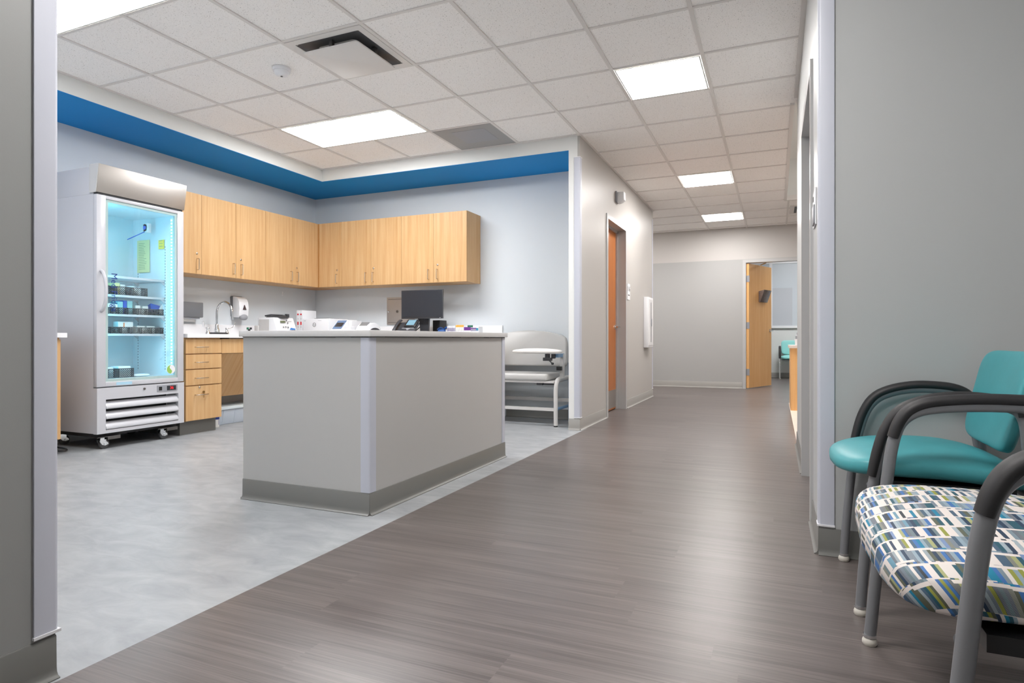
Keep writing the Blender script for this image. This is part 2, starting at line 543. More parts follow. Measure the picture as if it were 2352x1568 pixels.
class MB:
    def __init__(self, M=None):
        self.bm = bmesh.new()
        self.M = M or Matrix.Identity(4)
        self.mi = 0

    def _fin(self, faces):
        for f in faces:
            f.material_index = self.mi

    def V(self, p):
        return self.bm.verts.new(self.M @ Vector(p))

    def F(self, vs):
        try:
            f = self.bm.faces.new(vs)
            f.material_index = self.mi
            return f
        except ValueError:
            return None

    def box(self, x0, x1, y0, y1, z0, z1, bev=0.0, seg=2):
        x0, x1 = min(x0, x1), max(x0, x1)
        y0, y1 = min(y0, y1), max(y0, y1)
        z0, z1 = min(z0, z1), max(z0, z1)
        p = [(x0, y0, z0), (x1, y0, z0), (x1, y1, z0), (x0, y1, z0), (x0, y0, z1), (x1, y0, z1), (x1, y1, z1), (x0, y1, z1)]
        v = [self.V(q) for q in p]
        fs = [self.F([v[i] for i in q]) for q in ((3, 2, 1, 0), (4, 5, 6, 7), (0, 1, 5, 4), (1, 2, 6, 5), (2, 3, 7, 6), (3, 0, 4, 7))]
        if bev > 0:
            es = list({e for f in fs for e in f.edges})
            r = bmesh.ops.bevel(self.bm, geom=es, offset=bev, segments=seg, profile=0.5, affect='EDGES', clamp_overlap=True)
            self._fin(r['faces'])
        return self

    def prism(self, pts, d0, d1, axis='x', bev=0.0):
        # pts in the two other axes (x: (y,z); y: (x,z); z: (x,y))
        def mk(a, b, d):
            return {'x': (d, a, b), 'y': (a, d, b), 'z': (a, b, d)}[axis]
        A = [self.V(mk(a, b, d0)) for a, b in pts]
        B = [self.V(mk(a, b, d1)) for a, b in pts]
        n = len(pts)
        fs = [self.F(A[::-1]), self.F(B)]
        for i in range(n):
            fs.append(self.F([A[i], A[(i + 1) % n], B[(i + 1) % n], B[i]]))
        if bev > 0:
            es = list({e for f in fs if f for e in f.edges})
            r = bmesh.ops.bevel(self.bm, geom=es, offset=bev, segments=2, profile=0.5, affect='EDGES', clamp_overlap=True)
            self._fin(r['faces'])
        return self

    def tube(self, pts, r, n=12, flat=None, up=(0, 0, 1), cap=True, smoothen=0, pre=None, post=None):
        pts = [Vector(p) for p in pts]
        rs = list(r) if isinstance(r, (list, tuple)) else [r] * len(pts)
        for _ in range(smoothen):
            q, rr = [pts[0]], [rs[0]]
            for i in range(len(pts) - 1):
                q += [pts[i].lerp(pts[i + 1], .25), pts[i].lerp(pts[i + 1], .75)]
                rr += [rs[i] * .75 + rs[i + 1] * .25, rs[i] * .25 + rs[i + 1] * .75]
            q.append(pts[-1])
            rr.append(rs[-1])
            pts, rs = q, rr
        rings = []
        prevb = None
        for i, p in enumerate(pts):
            a = pts[max(i - 1, 0)]
            b = pts[min(i + 1, len(pts) - 1)]
            if i == 0 and pre is not None:
                a = pre
            if i == len(pts) - 1 and post is not None:
                b = post
            t = (b - a).normalized()
            if prevb is None:
                u = Vector(up)
                if abs(u.dot(t)) > 0.95:
                    u = Vector((1, 0, 0)) if abs(t.x) < .9 else Vector((0, 1, 0))
                bb = t.cross(u).normalized()
            else:
                bb = (prevb - t * prevb.dot(t)).normalized()
            prevb = bb
            nn = bb.cross(t).normalized()
            fb, fn = flat if flat else (1, 1)
            rings.append([self.V(p + (bb * math.cos(k * 2 * PI / n) * fb + nn * math.sin(k * 2 * PI / n) * fn) * rs[i]) for k in range(n)])
        for i in range(len(rings) - 1):
            for k in range(n):
                self.F([rings[i][k], rings[i][(k + 1) % n], rings[i + 1][(k + 1) % n], rings[i + 1][k]])
        if cap:
            self.F(rings[0][::-1])
            self.F(rings[-1])
        return self

    def lathe(self, prof, c, axis='z', n=20, cap=True):
        c = Vector(c)
        rings = []
        for r, h in prof:
            ring = []
            for k in range(n):
                a = 2 * PI * k / n
                if axis == 'z':
                    p = (r * math.cos(a), r * math.sin(a), h)
                elif axis == 'x':
                    p = (h, r * math.cos(a), r * math.sin(a))
                else:
                    p = (r * math.sin(a), h, r * math.cos(a))
                ring.append(self.V(c + Vector(p)))
            rings.append(ring)
        for i in range(len(rings) - 1):
            for k in range(n):
                self.F([rings[i][k], rings[i][(k + 1) % n], rings[i + 1][(k + 1) % n], rings[i + 1][k]])
        if cap:
            self.F(rings[0][::-1])
            self.F(rings[-1])
        return self

    def pillow(self, c, half, e1=0.45, e2=0.5, dome=0.0, nu=40, nv=16, warp=None):
        # superellipsoid cushion
        def sp(v, e):
            return math.copysign(abs(v) ** e, v)
        rings = []
        for j in range(1, nv):
            ph = -PI / 2 + PI * j / nv
            ring = []
            for i in range(nu):
                th = 2 * PI * i / nu
                k = sp(math.cos(ph), e2)
                x = half[0] * k * sp(math.cos(th), e1)
                y = half[1] * k * sp(math.sin(th), e1)
                z = half[2] * sp(math.sin(ph), e2)
                if z > 0:
                    z += dome * max(0, (1 - (x / half[0]) ** 2)) * max(0, 1 - (y / half[1]) ** 2)
                p = Vector((x, y, z))
                if warp:
                    p = warp(p)
                ring.append(self.V(Vector(c) + p))
            rings.append(ring)

        def pole(sgn):
            p = Vector((0, 0, sgn * half[2] + (dome if sgn > 0 else 0)))
            if warp:
                p = warp(p)
            return self.V(Vector(c) + p)
        b, t = pole(-1), pole(1)
        for i in range(nu):
            self.F([b, rings[0][(i + 1) % nu], rings[0][i]])
            self.F([t, rings[-1][i], rings[-1][(i + 1) % nu]])
        for j in range(len(rings) - 1):
            for i in range(nu):
                self.F([rings[j][i], rings[j][(i + 1) % nu], rings[j + 1][(i + 1) % nu], rings[j + 1][i]])
        return self

    def text(self, s, size, M, depth=0.001, align='CENTER'):
        cu = bpy.data.curves.new('t', 'FONT')
        cu.body = s
        cu.size = size
        cu.align_x = align
        cu.align_y = 'CENTER'
        cu.extrude = depth
        cu.resolution_u = 3
        ob = bpy.data.objects.new('t', cu)
        COL.objects.link(ob)
        dg = bpy.context.evaluated_depsgraph_get()
        me = bpy.data.meshes.new_from_object(ob.evaluated_get(dg))
        me.transform(self.M @ M)
        n0 = len(self.bm.faces)
        self.bm.from_mesh(me)
        self.bm.faces.ensure_lookup_table()
        for f in self.bm.faces[n0:]:
            f.material_index = self.mi
        bpy.data.objects.remove(ob)
        bpy.data.curves.remove(cu)
        bpy.data.meshes.remove(me)
        return self

    def build(self, name, mats, parent=None, origin=None, smooth=True, sharp=40):
        if not isinstance(mats, (list, tuple)):
            mats = [mats]
        bm = self.bm
        bmesh.ops.recalc_face_normals(bm, faces=bm.faces)
        lo = Vector((1e9,) * 3)
        hi = Vector((-1e9,) * 3)
        for v in bm.verts:
            for k in range(3):
                lo[k] = min(lo[k], v.co[k])
                hi[k] = max(hi[k], v.co[k])
        if origin is None:
            origin = Vector(((lo.x + hi.x) / 2, (lo.y + hi.y) / 2, lo.z))
        origin = Vector(origin)
        for v in bm.verts:
            v.co -= origin
        me = bpy.data.meshes.new(name)
        bm.to_mesh(me)
        bm.free()
        for m in mats:
            me.materials.append(MT[m] if isinstance(m, str) else m)
        if smooth:
            for p in me.polygons:
                p.use_smooth = True
            me.set_sharp_from_angle(angle=math.radians(sharp))
        ob = bpy.data.objects.new(name, me)
        COL.objects.link(ob)
        W[ob] = origin
        if parent is not None:
            ob.parent = parent
            ob.location = origin - W[parent]
        else:
            ob.location = origin
        return ob


def thing(name, label, cat, loc, group=None, kind=None):
    o = bpy.data.objects.new(name, None)
    o.empty_display_size = 0.05
    COL.objects.link(o)
    o.location = loc
    W[o] = Vector(loc)
    return tag(o, label, cat, group, kind)


def tag(o, label=None, cat=None, group=None, kind=None):
    if label:
        o['label'] = label
    if cat:
        o['category'] = cat
    if group:
        o['group'] = group
    if kind:
        o['kind'] = kind
    return o


def struct(name, mb, m, **k):
    o = mb.build(name, m, origin=(0, 0, 0), **k)
    o['kind'] = 'structure'
    return o


def copy_tree(o, parent=None):
    c = o.copy()
    COL.objects.link(c)
    if parent is not None:
        c.parent = parent
    for ch in list(o.children):
        copy_tree(ch, c)
    return c


def RM(loc, rx=0, ry=0, rz=0):
    return Matrix.Translation(loc) @ Matrix.Rotation(rz, 4, 'Z') @ Matrix.Rotation(ry, 4, 'Y') @ Matrix.Rotation(rx, 4, 'X')


# text facing -Y (read from -Y side): x right, z up
FACE_NY = Matrix.Rotation(PI / 2, 4, 'X')
# text facing +X (read from +X side): right = +Y, up = z
FACE_PX = Matrix(((0, 0, 1, 0), (1, 0, 0, 0), (0, 1, 0, 0), (0, 0, 0, 1)))
# text facing -X: right = -Y, up = z
FACE_NX = Matrix(((0, 0, -1, 0), (-1, 0, 0, 0), (0, 1, 0, 0), (0, 0, 0, 1)))

# ------------------------------------------------------------------ room numbers
ZC = 2.727
XL = -5.33          # alcove left wall
YB = 6.13           # alcove back wall
XH = -1.664         # hall left wall
XR = 0.16           # hall right wall
YF = 11.10          # far wall
YS = 5.46           # fascia plane / pilaster front
XS = -4.65          # left fascia plane
ZS = 2.60           # soffit underside
ZT = 0.889          # worktop height
T = 0.6096
GX, GY = -2.274, 5.440   # ceiling grid origin

# ------------------------------------------------------------------ floors
XB = -1.634
struct('floor', MB().box(XB, XR, -3, 14.7, -.06, 0).box(XR, 1.12, -3, 5.4, -.06, 0).box(-4.4, XB, 6.2, YF + .1, -.06, 0)
       .box(XR, 3.2, 8.9, 14.7, -.06, 0).box(-1.75, XB, 11.2, 14.7, -.06, 0).box(XB - .1, XB, 5.6, 6.2, -.06, 0), 'floor_wood')
struct('floor_alcove', MB().box(XL - .1, XB, .6, 5.6, -.06, 0).box(XL - .1, XB - .1, 5.6, 6.2, -.06, 0), 'floor_vinyl')
struct('floor_station', MB().box(XR, 3.2, 5.4, 8.9, -.06, 0), 'floor_pale')

# ------------------------------------------------------------------ ceiling
zt = ZC + 0.006
struct('ceiling', MB().box(XL - .1, .14, -3.1, YF + .1, zt, zt + .05).box(.14, 3.2, -3.1, 5.42, zt, zt + .05).box(.14, 3.2, 9.10, YF + .1, zt, zt + .05), 'tile')
struct('ceiling_raised', MB().box(.10, 3.2, 5.38, 9.14, ZC + .55, ZC + .6).box(.10, .13, 5.38, 9.14, zt + .05, ZC + .55)
       .box(.14, 3.2, 9.10, 9.14, zt + .05, ZC + .55).box(.14, 3.2, 5.38, 5.42, zt + .05, ZC + .55), 'white_paint')
struct('ceiling_room', MB().box(-1.75, 3.2, YF + .1, 14.7, ZC, ZC + .05), 'white_paint')
g = MB()
hw = 0.012
x_lines = [GX + i * T for i in range(-3, 5)]
for i in range(-5, 6):
    x = GX + i * T
    if x < XS:
        continue
    if i <= 0:
        g.box(x - hw, x + hw, 0.97, YS, ZC - .002, zt + .001)
    elif i == 1:
        g.box(x - hw, x + hw, -3, YF if False else YS + .02, ZC - .002, zt + .001)
    elif i < 4:
        g.box(x - hw, x + hw, -3, YF, ZC - .002, zt + .001)
for j in range(-13, 10):
    y = GY + j * T
    if y > YF - .02:
        continue
    if y < .97:
        x0 = XH
    elif y < YS + .01:
        x0 = XS
    elif y < 9.12:
        x0 = XH
    else:
        x0 = -4.3
    x1 = (XR if y < 5.3 else XR - .05) if (y > 2.7 and y < 9.1) else (1.1 if y < 2.7 else 3.0)
    g.box(x0, x1, y - hw * .8, y + hw * .8, ZC - .001, zt + .001)
for x in (GX + 4 * T + .0,):
    g.box(x - hw, x + hw, 9.1, YF, ZC - .002, zt + .001)
g.box(GX - hw, GX + hw, 9.12, YF, ZC - .002, zt + .001) if False else None
# wall angles and the thick trim along the raised ceiling
g.box(XR - .028, XR, 2.7, 5.25, ZC - .012, zt)
g.box(XR - .05, XR - .02, 5.40, 9.1, ZC - .012, zt + .05)
g.box(XR - .05, 3.0, 9.08, 9.13, ZC - .012, zt + .05)
g.box(XH, XH + .02, 5.46, 9.15, ZC - .004, zt)
g.box(XS, XS + .02, .97, YS, ZC - .004, zt)
g.box(XS, XH, YS - .02, YS, ZC - .004, zt)
struct('trim_1', g, 'tbar')

# soffit round the alcove: white fascia, blue underside
struct('trim_2', MB().box(XL, XS, .97, YB, ZS, zt).box(XS, -1.77, YS, YB, ZS, zt), 'white_paint')
struct('trim_3', MB().box(XL, XS - .001, .97, YB, ZS - .003, ZS - .0002).box(XS - .001, -1.77, YS + .001, YB, ZS - .003, ZS - .0002), 'soffit_blue')

# ------------------------------------------------------------------ walls
struct('wall_left', MB().box(XL - .1, XL, .6, YB + .1, 0, ZC), 'wall_blue')
struct('wall_back', MB().box(XL, -1.77, YB, YB + .1, 0, ZC), 'wall_blue')
struct('wall_front', MB().box(XL, XH - .14, .82, .965, 0, ZC), 'wall_blue')
struct('added_shade_pier', MB().box(XH, -1.44, .30, .62, 0, zt), 'wall_near')  # added pier out of view, shades the near wall from the rear light
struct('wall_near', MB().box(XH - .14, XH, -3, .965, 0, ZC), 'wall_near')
# hall left wall with its pilaster end; door opening y 6.47..7.33
w = MB()
w.box(XH - .02, XH, YS, YB + .1, 0, zt)
w.box(XH - .15, XH, YB + .1, 6.44, 0, zt)
w.box(XH - .15, XH, 7.36, 9.13, 0, zt)
w.box(XH - .15, XH, 6.44, 7.36, 2.17, zt)
struct('wall_hall', w, 'wall_cream')
struct('wall_pilaster', MB().box(-1.77, XH - .02, YS, YB + .1, 0, zt), 'white_paint')
struct('wall_hall_end', MB().box(-4.4, XH - .15, 8.98, 9.13, 0, zt), 'wall_cream')
struct('wall_closet', MB().box(-2.6, XH - .15, 6.3, 6.38, 0, zt).box(-2.6, XH - .15, 7.44, 7.5, 0, zt).box(-2.62, -2.6, 6.3, 7.5, 0, zt), 'wall_cream')
struct('wall_lobby', MB().box(-4.5, -4.4, 8.98, YF + .1, 0, zt), 'wall_cream')
# far wall with door opening x -0.46..0.46
struct('wall_far', MB().box(-4.4, -.49, YF, YF + .12, 0, zt).box(.49, 3.2, YF, YF + .12, 0, zt).box(-.49, .49, YF, YF + .12, 2.15, zt), 'far_wall')
# wall by the chairs, and its hall side with a door opening y 3.2..4.19
w = MB()
w.box(XR, 1.1, 2.70, 2.84, 0, zt)
w.box(XR, XR + .14, 2.84, 3.17, 0, zt)
w.box(XR, XR + .14, 4.22, 5.42, 0, zt)
w.box(XR, XR + .14, 3.17, 4.22, 2.11, zt)
struct('wall_right', w, 'wall_gray')
struct('wall_chairs', MB().box(1.1, 1.2, -3, 5.42, 0, zt), 'wall_gray')
struct('wall_station', MB().box(1.1, 3.2, 5.32, 5.42, 0, zt).box(3.2, 3.3, 5.3, 14.7, 0, ZC + .6), 'wall_cream')
struct('added_shade_wall', MB().box(-.55, 1.1, -.50, -.38, 0, zt), 'wall_gray')  # added wall out of view, keeps rear light off the right wall's far side
struct('wall_behind', MB().box(XH - .14, 1.2, -3.1, -3.0, 0, zt), 'wall_gray')
struct('wall_room', MB().box(-1.75, 3.2, 14.6, 14.7, 0, ZC).box(-1.75, -1.65, YF + .12, 14.6, 0, ZC), 'white_paint')

# ------------------------------------------------------------------ cove base
PROF = [(0, 0), (.020, 0), (.0205, .0025), (.012, .006), (.0075, .014), (.006, .025), (.005, .102), (.003, .105), (0, .105)]


def cove(mb, p0, p1, nx, ny):
    p0, p1 = Vector(p0), Vector(p1)
    A = [mb.V((p0.x + nx * a, p0.y + ny * a, b)) for a, b in PROF]
    B = [mb.V((p1.x + nx * a, p1.y + ny * a, b)) for a, b in PROF]
    n = len(PROF)
    mb.F(A[::-1])
    mb.F(B)
    for i in range(n):
        mb.F([A[i], A[(i + 1) % n], B[(i + 1) % n], B[i]])


def base(name, segs, m='cove'):
    mb = MB()
    for s in segs:
        cove(mb, *s)
    return struct(name, mb, m)


base('baseboard_near', [((XH, -3, 0), (XH, .965, 0), 1, 0)])
base('baseboard_back', [((-2.7, YB, 0), (-1.77, YB, 0), 0, -1)])
base('baseboard_hall', [((-1.77, YS, 0), (XH + .004, YS, 0), 0, -1), ((XH, YS - .004, 0), (XH, 6.42, 0), 1, 0), ((XH, 7.39, 0), (XH, 9.13, 0), 1, 0)], 'cove_lit')
base('baseboard_far', [((-4.4, YF, 0), (-.52, YF, 0), 0, -1)], 'cove_lit')
base('baseboard_right', [((XR - .004, 2.70, 0), (1.1, 2.70, 0), 0, -1), ((XR, 2.696, 0), (XR, 3.15, 0), -1, 0), ((XR, 4.25, 0), (XR, 5.42, 0), -1, 0)])
base('baseboard_room', [((-1.65, 14.6, 0), (3.2, 14.6, 0), 0, -1)], 'cove_lit')


# ------------------------------------------------------------------ corner guards
def guard(label, cx, cy, sx, sy, z0=.112, z1=2.53, leg=.051):
    """vertical guard wrapped on an outside corner; wall lies toward (sx, sy) from the corner"""
    t = .006
    r = thing('corner_guard', label, 'corner guard', (cx, cy, z0), 'vinyl corner guards')
    pts = [(-t, leg * 1.0), (-t, .004), (-t * .6, -t * .6 + .001), (.004, -t), (leg, -t), (leg, 0), (0, 0), (0, leg)]
    pts = [(cx + sx * a, cy + sy * b) for a, b in pts]
    MB().prism(pts, z0 + .006, z1 - .006, 'z').build('cover', 'guard', r, sharp=50)
    for zz in (z0, z1 - .007):
        q = [(-t - .003, leg + .002), (-t - .003, -t - .003), (leg + .002, -t - .003), (leg + .002, 0), (0, 0), (0, leg + .002)]
        q = [(cx + sx * a, cy + sy * b) for a, b in q]
        MB().prism(q, zz, zz + .007, 'z').build('end_cap', 'guard_cap', r)
    return r


guard('lavender gray corner guard on the near gray wall end at far left edge', XH, .965, -1, -1)
guard('white corner guard on the pilaster beside the blood draw chair', XH, YS, -1, 1)
guard('thin white corner guard at the far end of the cream hall wall', XH, 9.13, -1, -1, z1=2.60)
guard('tall lavender corner guard on the gray wall behind the teal chair', XR, 2.70, 1, 1)

# ------------------------------------------------------------------ hall door (closed, left wall)
d = thing('door_1', 'closed orange-stained wood door in the cream hall wall', 'door', (XH, 6.9, 0), kind='structure')
f = MB()
FT = .012
for (a, b) in ((6.425, 6.475), (7.325, 7.375)):
    f.box(XH - .16, XH + FT, a, b, 0, 2.14)
f.box(XH - .16, XH + FT, 6.425, 7.375, 2.14, 2.19)
f.box(XH - .115, XH - .085, 7.30, 7.33, 0, 2.14).box(XH - .115, XH - .085, 6.475, 6.495, 0, 2.14).box(XH - .115, XH - .085, 6.475, 7.325, 2.115, 2.14)
f.build('frame', 'frame_gray', d)
MB().box(XH - .152, XH - .108, 6.478, 7.322, .012, 2.135).build('leaf', 'door_wood', d)
MB().box(XH - .108, XH - .106, 6.50, 7.30, .03, .24).build('kick_plate', 'steel', d)
h = MB()
h.lathe([(.028, 0), (.028, .008), (.022, .012)], (XH - .108, 7.25, .985), 'x', 16)
h.tube([(XH - .10, 7.25, .985), (XH - .055, 7.25, .985), (XH - .045, 7.24, .985), (XH - .045, 7.13, .985)], .009, 10)
h.build('lever_handle', 'chrome', d)

# ------------------------------------------------------------------ door on the right hall wall
d = thing('door_3', 'closed door recessed in the right hall wall', 'door', (XR, 3.7, 0), kind='structure')
f = MB()
for (a, b) in ((3.15, 3.20), (4.19, 4.24)):
    f.box(XR - .013, XR + .15, a, b, 0, 2.09)
f.box(XR - .013, XR + .15, 3.15, 4.24, 2.09, 2.14)
f.build('frame', 'frame_gray', d)
MB().box(XR + .10, XR + .145, 3.203, 4.187, .012, 2.088).build('leaf', 'frame_gray', d)

# ------------------------------------------------------------------ far door, standing open
d = thing('door_2', 'open honey wood door at the far end of the hall', 'door', (-.46, YF + .06, 0), kind='structure')
f = MB()
f.box(-.51, -.46, YF - .012, YF + .13, 0, 2.13).box(.46, .51, YF - .012, YF + .13, 0, 2.13).box(-.51, .51, YF - .012, YF + .13, 2.13, 2.18)
f.build('frame', 'frame_gray', d)
ANG = math.radians(68)
DM = RM((-.455, YF + .03, 0), rz=ANG)
MB(DM).box(0, .92, -.045, 0, .012, 2.118).build('leaf', 'door_far', d)
for z in (.28, 1.07, 1.86):
    m = MB(DM)
    m.box(-.006, .004, -.050, -.001, z - .055, z + .055)
    m.tube([(-.004, -.052, z - .055), (-.004, -.052, z + .055)], .007, 8)
    m.build('hinge', 'gray_plastic', d)
m = MB(DM)
m.lathe([(.03, 0), (.03, -.008), (.024, -.012)], (.855, -.045, .99), 'y', 16)
m.tube([(.855, -.055, .99), (.855, -.10, .99), (.845, -.105, .99), (.74, -.105, .99)], .010, 10)
m.build('lever_handle', 'chrome', d)
MB().tube([(-.15, YF + .10, 2.125), (-.235, YF + .42, 2.128)], .012, 8).build('closer_arm', 'nickel', d)
m = MB(DM)
# wedge shaped file pocket on the door
m.prism([(-.047, 1.67), (-.047, 1.48), (-.075, 1.48), (-.15, 1.69)], .38, .68, 'x', .004)
tag(m.build('file_holder', 'holder'), 'smoked plastic wedge file pocket mounted on the open door', 'file holder')

# ------------------------------------------------------------------ peninsula counter
px0, px1, py0, py1 = -2.60, -1.79, 2.435, 4.03
r = thing('service_counter', 'gray freestanding service counter with pale top in the room centre', 'counter', ((px0 + px1) / 2, (py0 + py1) / 2, 0))
b = MB()
b.box(px0, px1, py0, py1, .0, .8565)
b.build('body', 'panel_gray', r)
tp = MB()
tp.box(px0 - .017, px1 + .018, py0 - .015, py1 + .018, .858, ZT, .002)
tp.build('countertop', 'solid_top', r)
gp = MB()
ga = px0
rr = random.Random(3)
# broken bead of dark adhesive under the top
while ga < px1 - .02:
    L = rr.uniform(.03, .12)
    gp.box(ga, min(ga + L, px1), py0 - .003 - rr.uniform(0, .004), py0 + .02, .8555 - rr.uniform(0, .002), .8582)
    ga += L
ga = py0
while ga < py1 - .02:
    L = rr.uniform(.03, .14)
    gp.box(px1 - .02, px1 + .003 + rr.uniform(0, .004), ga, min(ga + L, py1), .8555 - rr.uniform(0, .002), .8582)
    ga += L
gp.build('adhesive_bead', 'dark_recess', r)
cv = MB()
cove(cv, (px0, py0, 0), (px1 + .004, py0, 0), 0, -1)
cove(cv, (px1, py0 - .004, 0), (px1, py1 + .004, 0), 1, 0)
cove(cv, (px0, py0, 0), (px0, py1, 0), -1, 0)
cv.build('base_cove', 'cove', r)
for (cx, cy, sx, sy) in ((px1, py0, -1, 1), (px1, py1, -1, -1)):
    t = .005
    leg = .047
    pts = [(-t, leg), (-t, .003), (-t * .6, -t * .6 + .001), (.003, -t), (leg, -t), (leg, 0), (0, 0), (0, leg)]
    MB().prism([(cx + sx * a, cy + sy * bq) for a, bq in pts], .107, .853, 'z').build('edge_guard', 'guard', r, sharp=50)

# ------------------------------------------------------------------ cabinets
G = .0015   # half of the reveal between fronts


def pull(parent, axis, a, z, plane, vertical=True, L=.105, out=.03):
    """wire pull on a front; axis 'x' -> front faces +X at x=plane, 'y' -> faces -Y at y=plane"""
    m = MB()
    if vertical:
        P = [(0, z - L / 2), (out, z - L / 2), (out, z + L / 2), (0, z + L / 2)]
        if axis == 'x':
            pts = [(plane + o, a, zz) for o, zz in P]
        else:
            pts = [(a, plane - o, zz) for o, zz in P]
    else:
        P = [(0, a - L / 2), (out, a - L / 2), (out, a + L / 2), (0, a + L / 2)]
        pts = [(plane + o, q, z) for o, q in P] if axis == 'x' else [(q, plane - o, z) for o, q in P]
    # small corner radii
    q = [pts[0], Vector(pts[0]).lerp(Vector(pts[1]), .8), Vector(pts[1]).lerp(Vector(pts[2]), .06), Vector(pts[1]).lerp(Vector(pts[2]), .94), Vector(pts[2]).lerp(Vector(pts[3]), .2), pts[3]]
    m.tube(q, .0042, 8)
    return m.build('handle', 'nickel', parent)


def lock(parent, axis, a, z, plane):
    m = MB()
    c = (plane, a, z) if axis == 'x' else (a, plane, z)
    sg = 1 if axis == 'x' else -1
    m.lathe([(.0105, 0), (.0105, .004 * sg), (.008, .006 * sg)], c, 'x' if axis == 'x' else 'y', 14)
    return m.build('lock', 'nickel', parent)


UZ0, UZ1 = 1.455, 2.21
UX = -5.0     # front of left upper cabinets
UY = 5.80     # front of back upper cabinets


def upper_x(y0, y1, split, pulls, locks, label):
    r = thing('wall_cabinet', label, 'cabinet', (XL, (y0 + y1) / 2, UZ0), 'maple wall cabinets')
    MB().box(XL + .001, UX - .02, y0 + .0005, y1 - .0005, UZ0, UZ1).build('body', 'maple', r)
    edges = [y0] + ([split] if split else []) + [y1]
    for i in range(len(edges) - 1):
        a, b_ = edges[i] + G, edges[i + 1] - G
        dr = MB().box(UX - .019, UX, a, b_, UZ0 + .002, UZ1 - .001).build('door', 'maple', r)
        for p in pulls:
            if a < p < b_:
                pull(dr, 'x', p, 1.547, UX)
        for p in locks:
            if a < p < b_:
                lock(dr, 'x', p, 1.648, UX)
    return r


def upper_y(x0, x1, split, pulls, locks, label):
    r = thing('wall_cabinet', label, 'cabinet', ((x0 + x1) / 2, YB, UZ0), 'maple wall cabinets')
    MB().box(x0 + .0005, x1 - .0005, UY + .02, YB - .001, UZ0, UZ1).build('body', 'maple', r)
    edges = [x0] + ([split] if split else []) + [x1]
    for i in range(len(edges) - 1):
        a, b_ = edges[i] + G, edges[i + 1] - G
        dr = MB().box(a, b_, UY, UY + .019, UZ0 + .002, UZ1 - .001).build('door', 'maple', r)
        for p in pulls:
            if a < p < b_:
                pull(dr, 'y', p, 1.547, UY)
        for p in locks:
            if a < p < b_:
                lock(dr, 'y', p, 1.648, UY)
    return r


upper_x(3.80, 4.186, None, [4.135], [4.135], 'single-door maple wall cabinet right beside the glass fridge')
upper_x(4.186, 4.981, 4.590, [4.552, 4.650], [4.650], 'double-door maple wall cabinet above the soap dispenser')
upper_x(4.981, 5.80, 5.380, [5.345, 5.445], [5.445], 'double-door maple wall cabinet on the left wall reaching the corner')
cc = upper_y(-4.985, -4.652, None, [-4.72], [-4.72], 'single-door maple wall cabinet in the corner on the back wall')
MB().box(XL + .001, -4.985, UY + .005, YB - .001, UZ0, UZ1).build('corner_filler', 'maple_dark', cc)
upper_y(-4.652, -3.831, -4.241, [-4.305, -4.205], [-4.205], 'middle double-door maple wall cabinet on the back wall')
upper_y(-3.831, -3.013, -3.418, [-3.478, -3.368], [-3.368], 'rightmost double-door maple wall cabinet with exposed end, above the monitor')

# --- base units on the left wall
BX = -4.72


def base_x(y0, y1, fronts, label, name='base_cabinet', toe=True):
    r = thing(name, label, 'cabinet', (XL, (y0 + y1) / 2, 0))
    MB().box(XL + .001, BX - .02, y0, y1, .122, .855).build('body', 'maple', r)
    MB().box(XL + .001, BX - .075, y0 + .002, y1 - .002, 0, .121).build('toe_kick', 'cove', r)
    for k, (z0, z1, kind) in enumerate(fronts):
        dr = MB().box(BX - .019, BX, y0 + .002, y1 - .002, z0 + .004, z1 - .002).build(kind, 'maple', r)
        if kind == 'drawer':
            zz = z0 + (z1 - z0) * (.46 if k < 3 else .74)
            pull(dr, 'x', 3.945, zz, BX, False, .125)
            if k == 3:
                lock(dr, 'x', 3.93, zz + .065, BX)
                m = MB()
                m.tube([(BX + .012, 3.965, zz - .03), (BX + .012, 3.965, zz + .012)], .003, 6)
                m.lathe([(.012, 0), (.012, .003)], (BX + .010, 3.965, zz + .02), 'x', 12)
                m.build('key', mat('brass key', (150, 118, 70), .35, .8), dr)
    return r


base_x(3.79, 4.168, [(.712, .843, 'drawer'), (.577, .709, 'drawer'), (.433, .574, 'drawer'), (.122, .430, 'drawer')], 'maple four-drawer base cabinet right of the fridge', 'drawer_cabinet')
base_x(1.0, 2.775, [(.122, .843, 'door')], 'maple base cabinet left of the fridge, at the gray guard', 'base_cabinet')
# sink apron with sloping knee panel
r = thing('sink_cabinet', 'maple sink apron with sloping panel over the open knee space', 'cabinet', (XL, 4.83, 0))
MB().box(BX - .02, BX - .001, 4.170, 5.49, .712, .845).build('apron', 'maple', r)
kp = MB()
kp.prism([(BX - .025, .709), (BX - .045, .709), (-5.05, .285), (-5.03, .278)], 4.170, 5.49, 'y')
kp.build('knee_panel', 'maple_slope', r)
MB().box(XL + .001, BX - .02, 5.49, 5.51, 0, .855).build('end_panel', 'maple', r)
# back wall base units (behind the service counter)
BYF = YB - .61
for i, (a, b_) in enumerate(((-4.738, -3.95), (-3.95, -3.30), (-3.30, -2.80))):
    lab = ['maple base cabinet under the white printer on the back wall', 'maple base cabinet under the phone on the back wall', 'maple base cabinet under the blood tube rack on the back wall'][i]
    r = thing('base_cabinet', lab, 'cabinet', ((a + b_) / 2, YB, 0), 'base cabinets on the back wall')
    MB().box(a + .0005, b_ - .0005, BYF + .02, YB - .001, .122, .855).build('body', 'maple', r)
    MB().box(a + .002, b_ - .002, BYF + .075, YB - .001, 0, .121).build('toe_kick', 'cove', r)
    dr = MB().box(a + .002, b_ - .002, BYF, BYF + .019, .126, .84).build('door', 'maple', r)
    pull(dr, 'y', b_ - .06, .74, BYF)

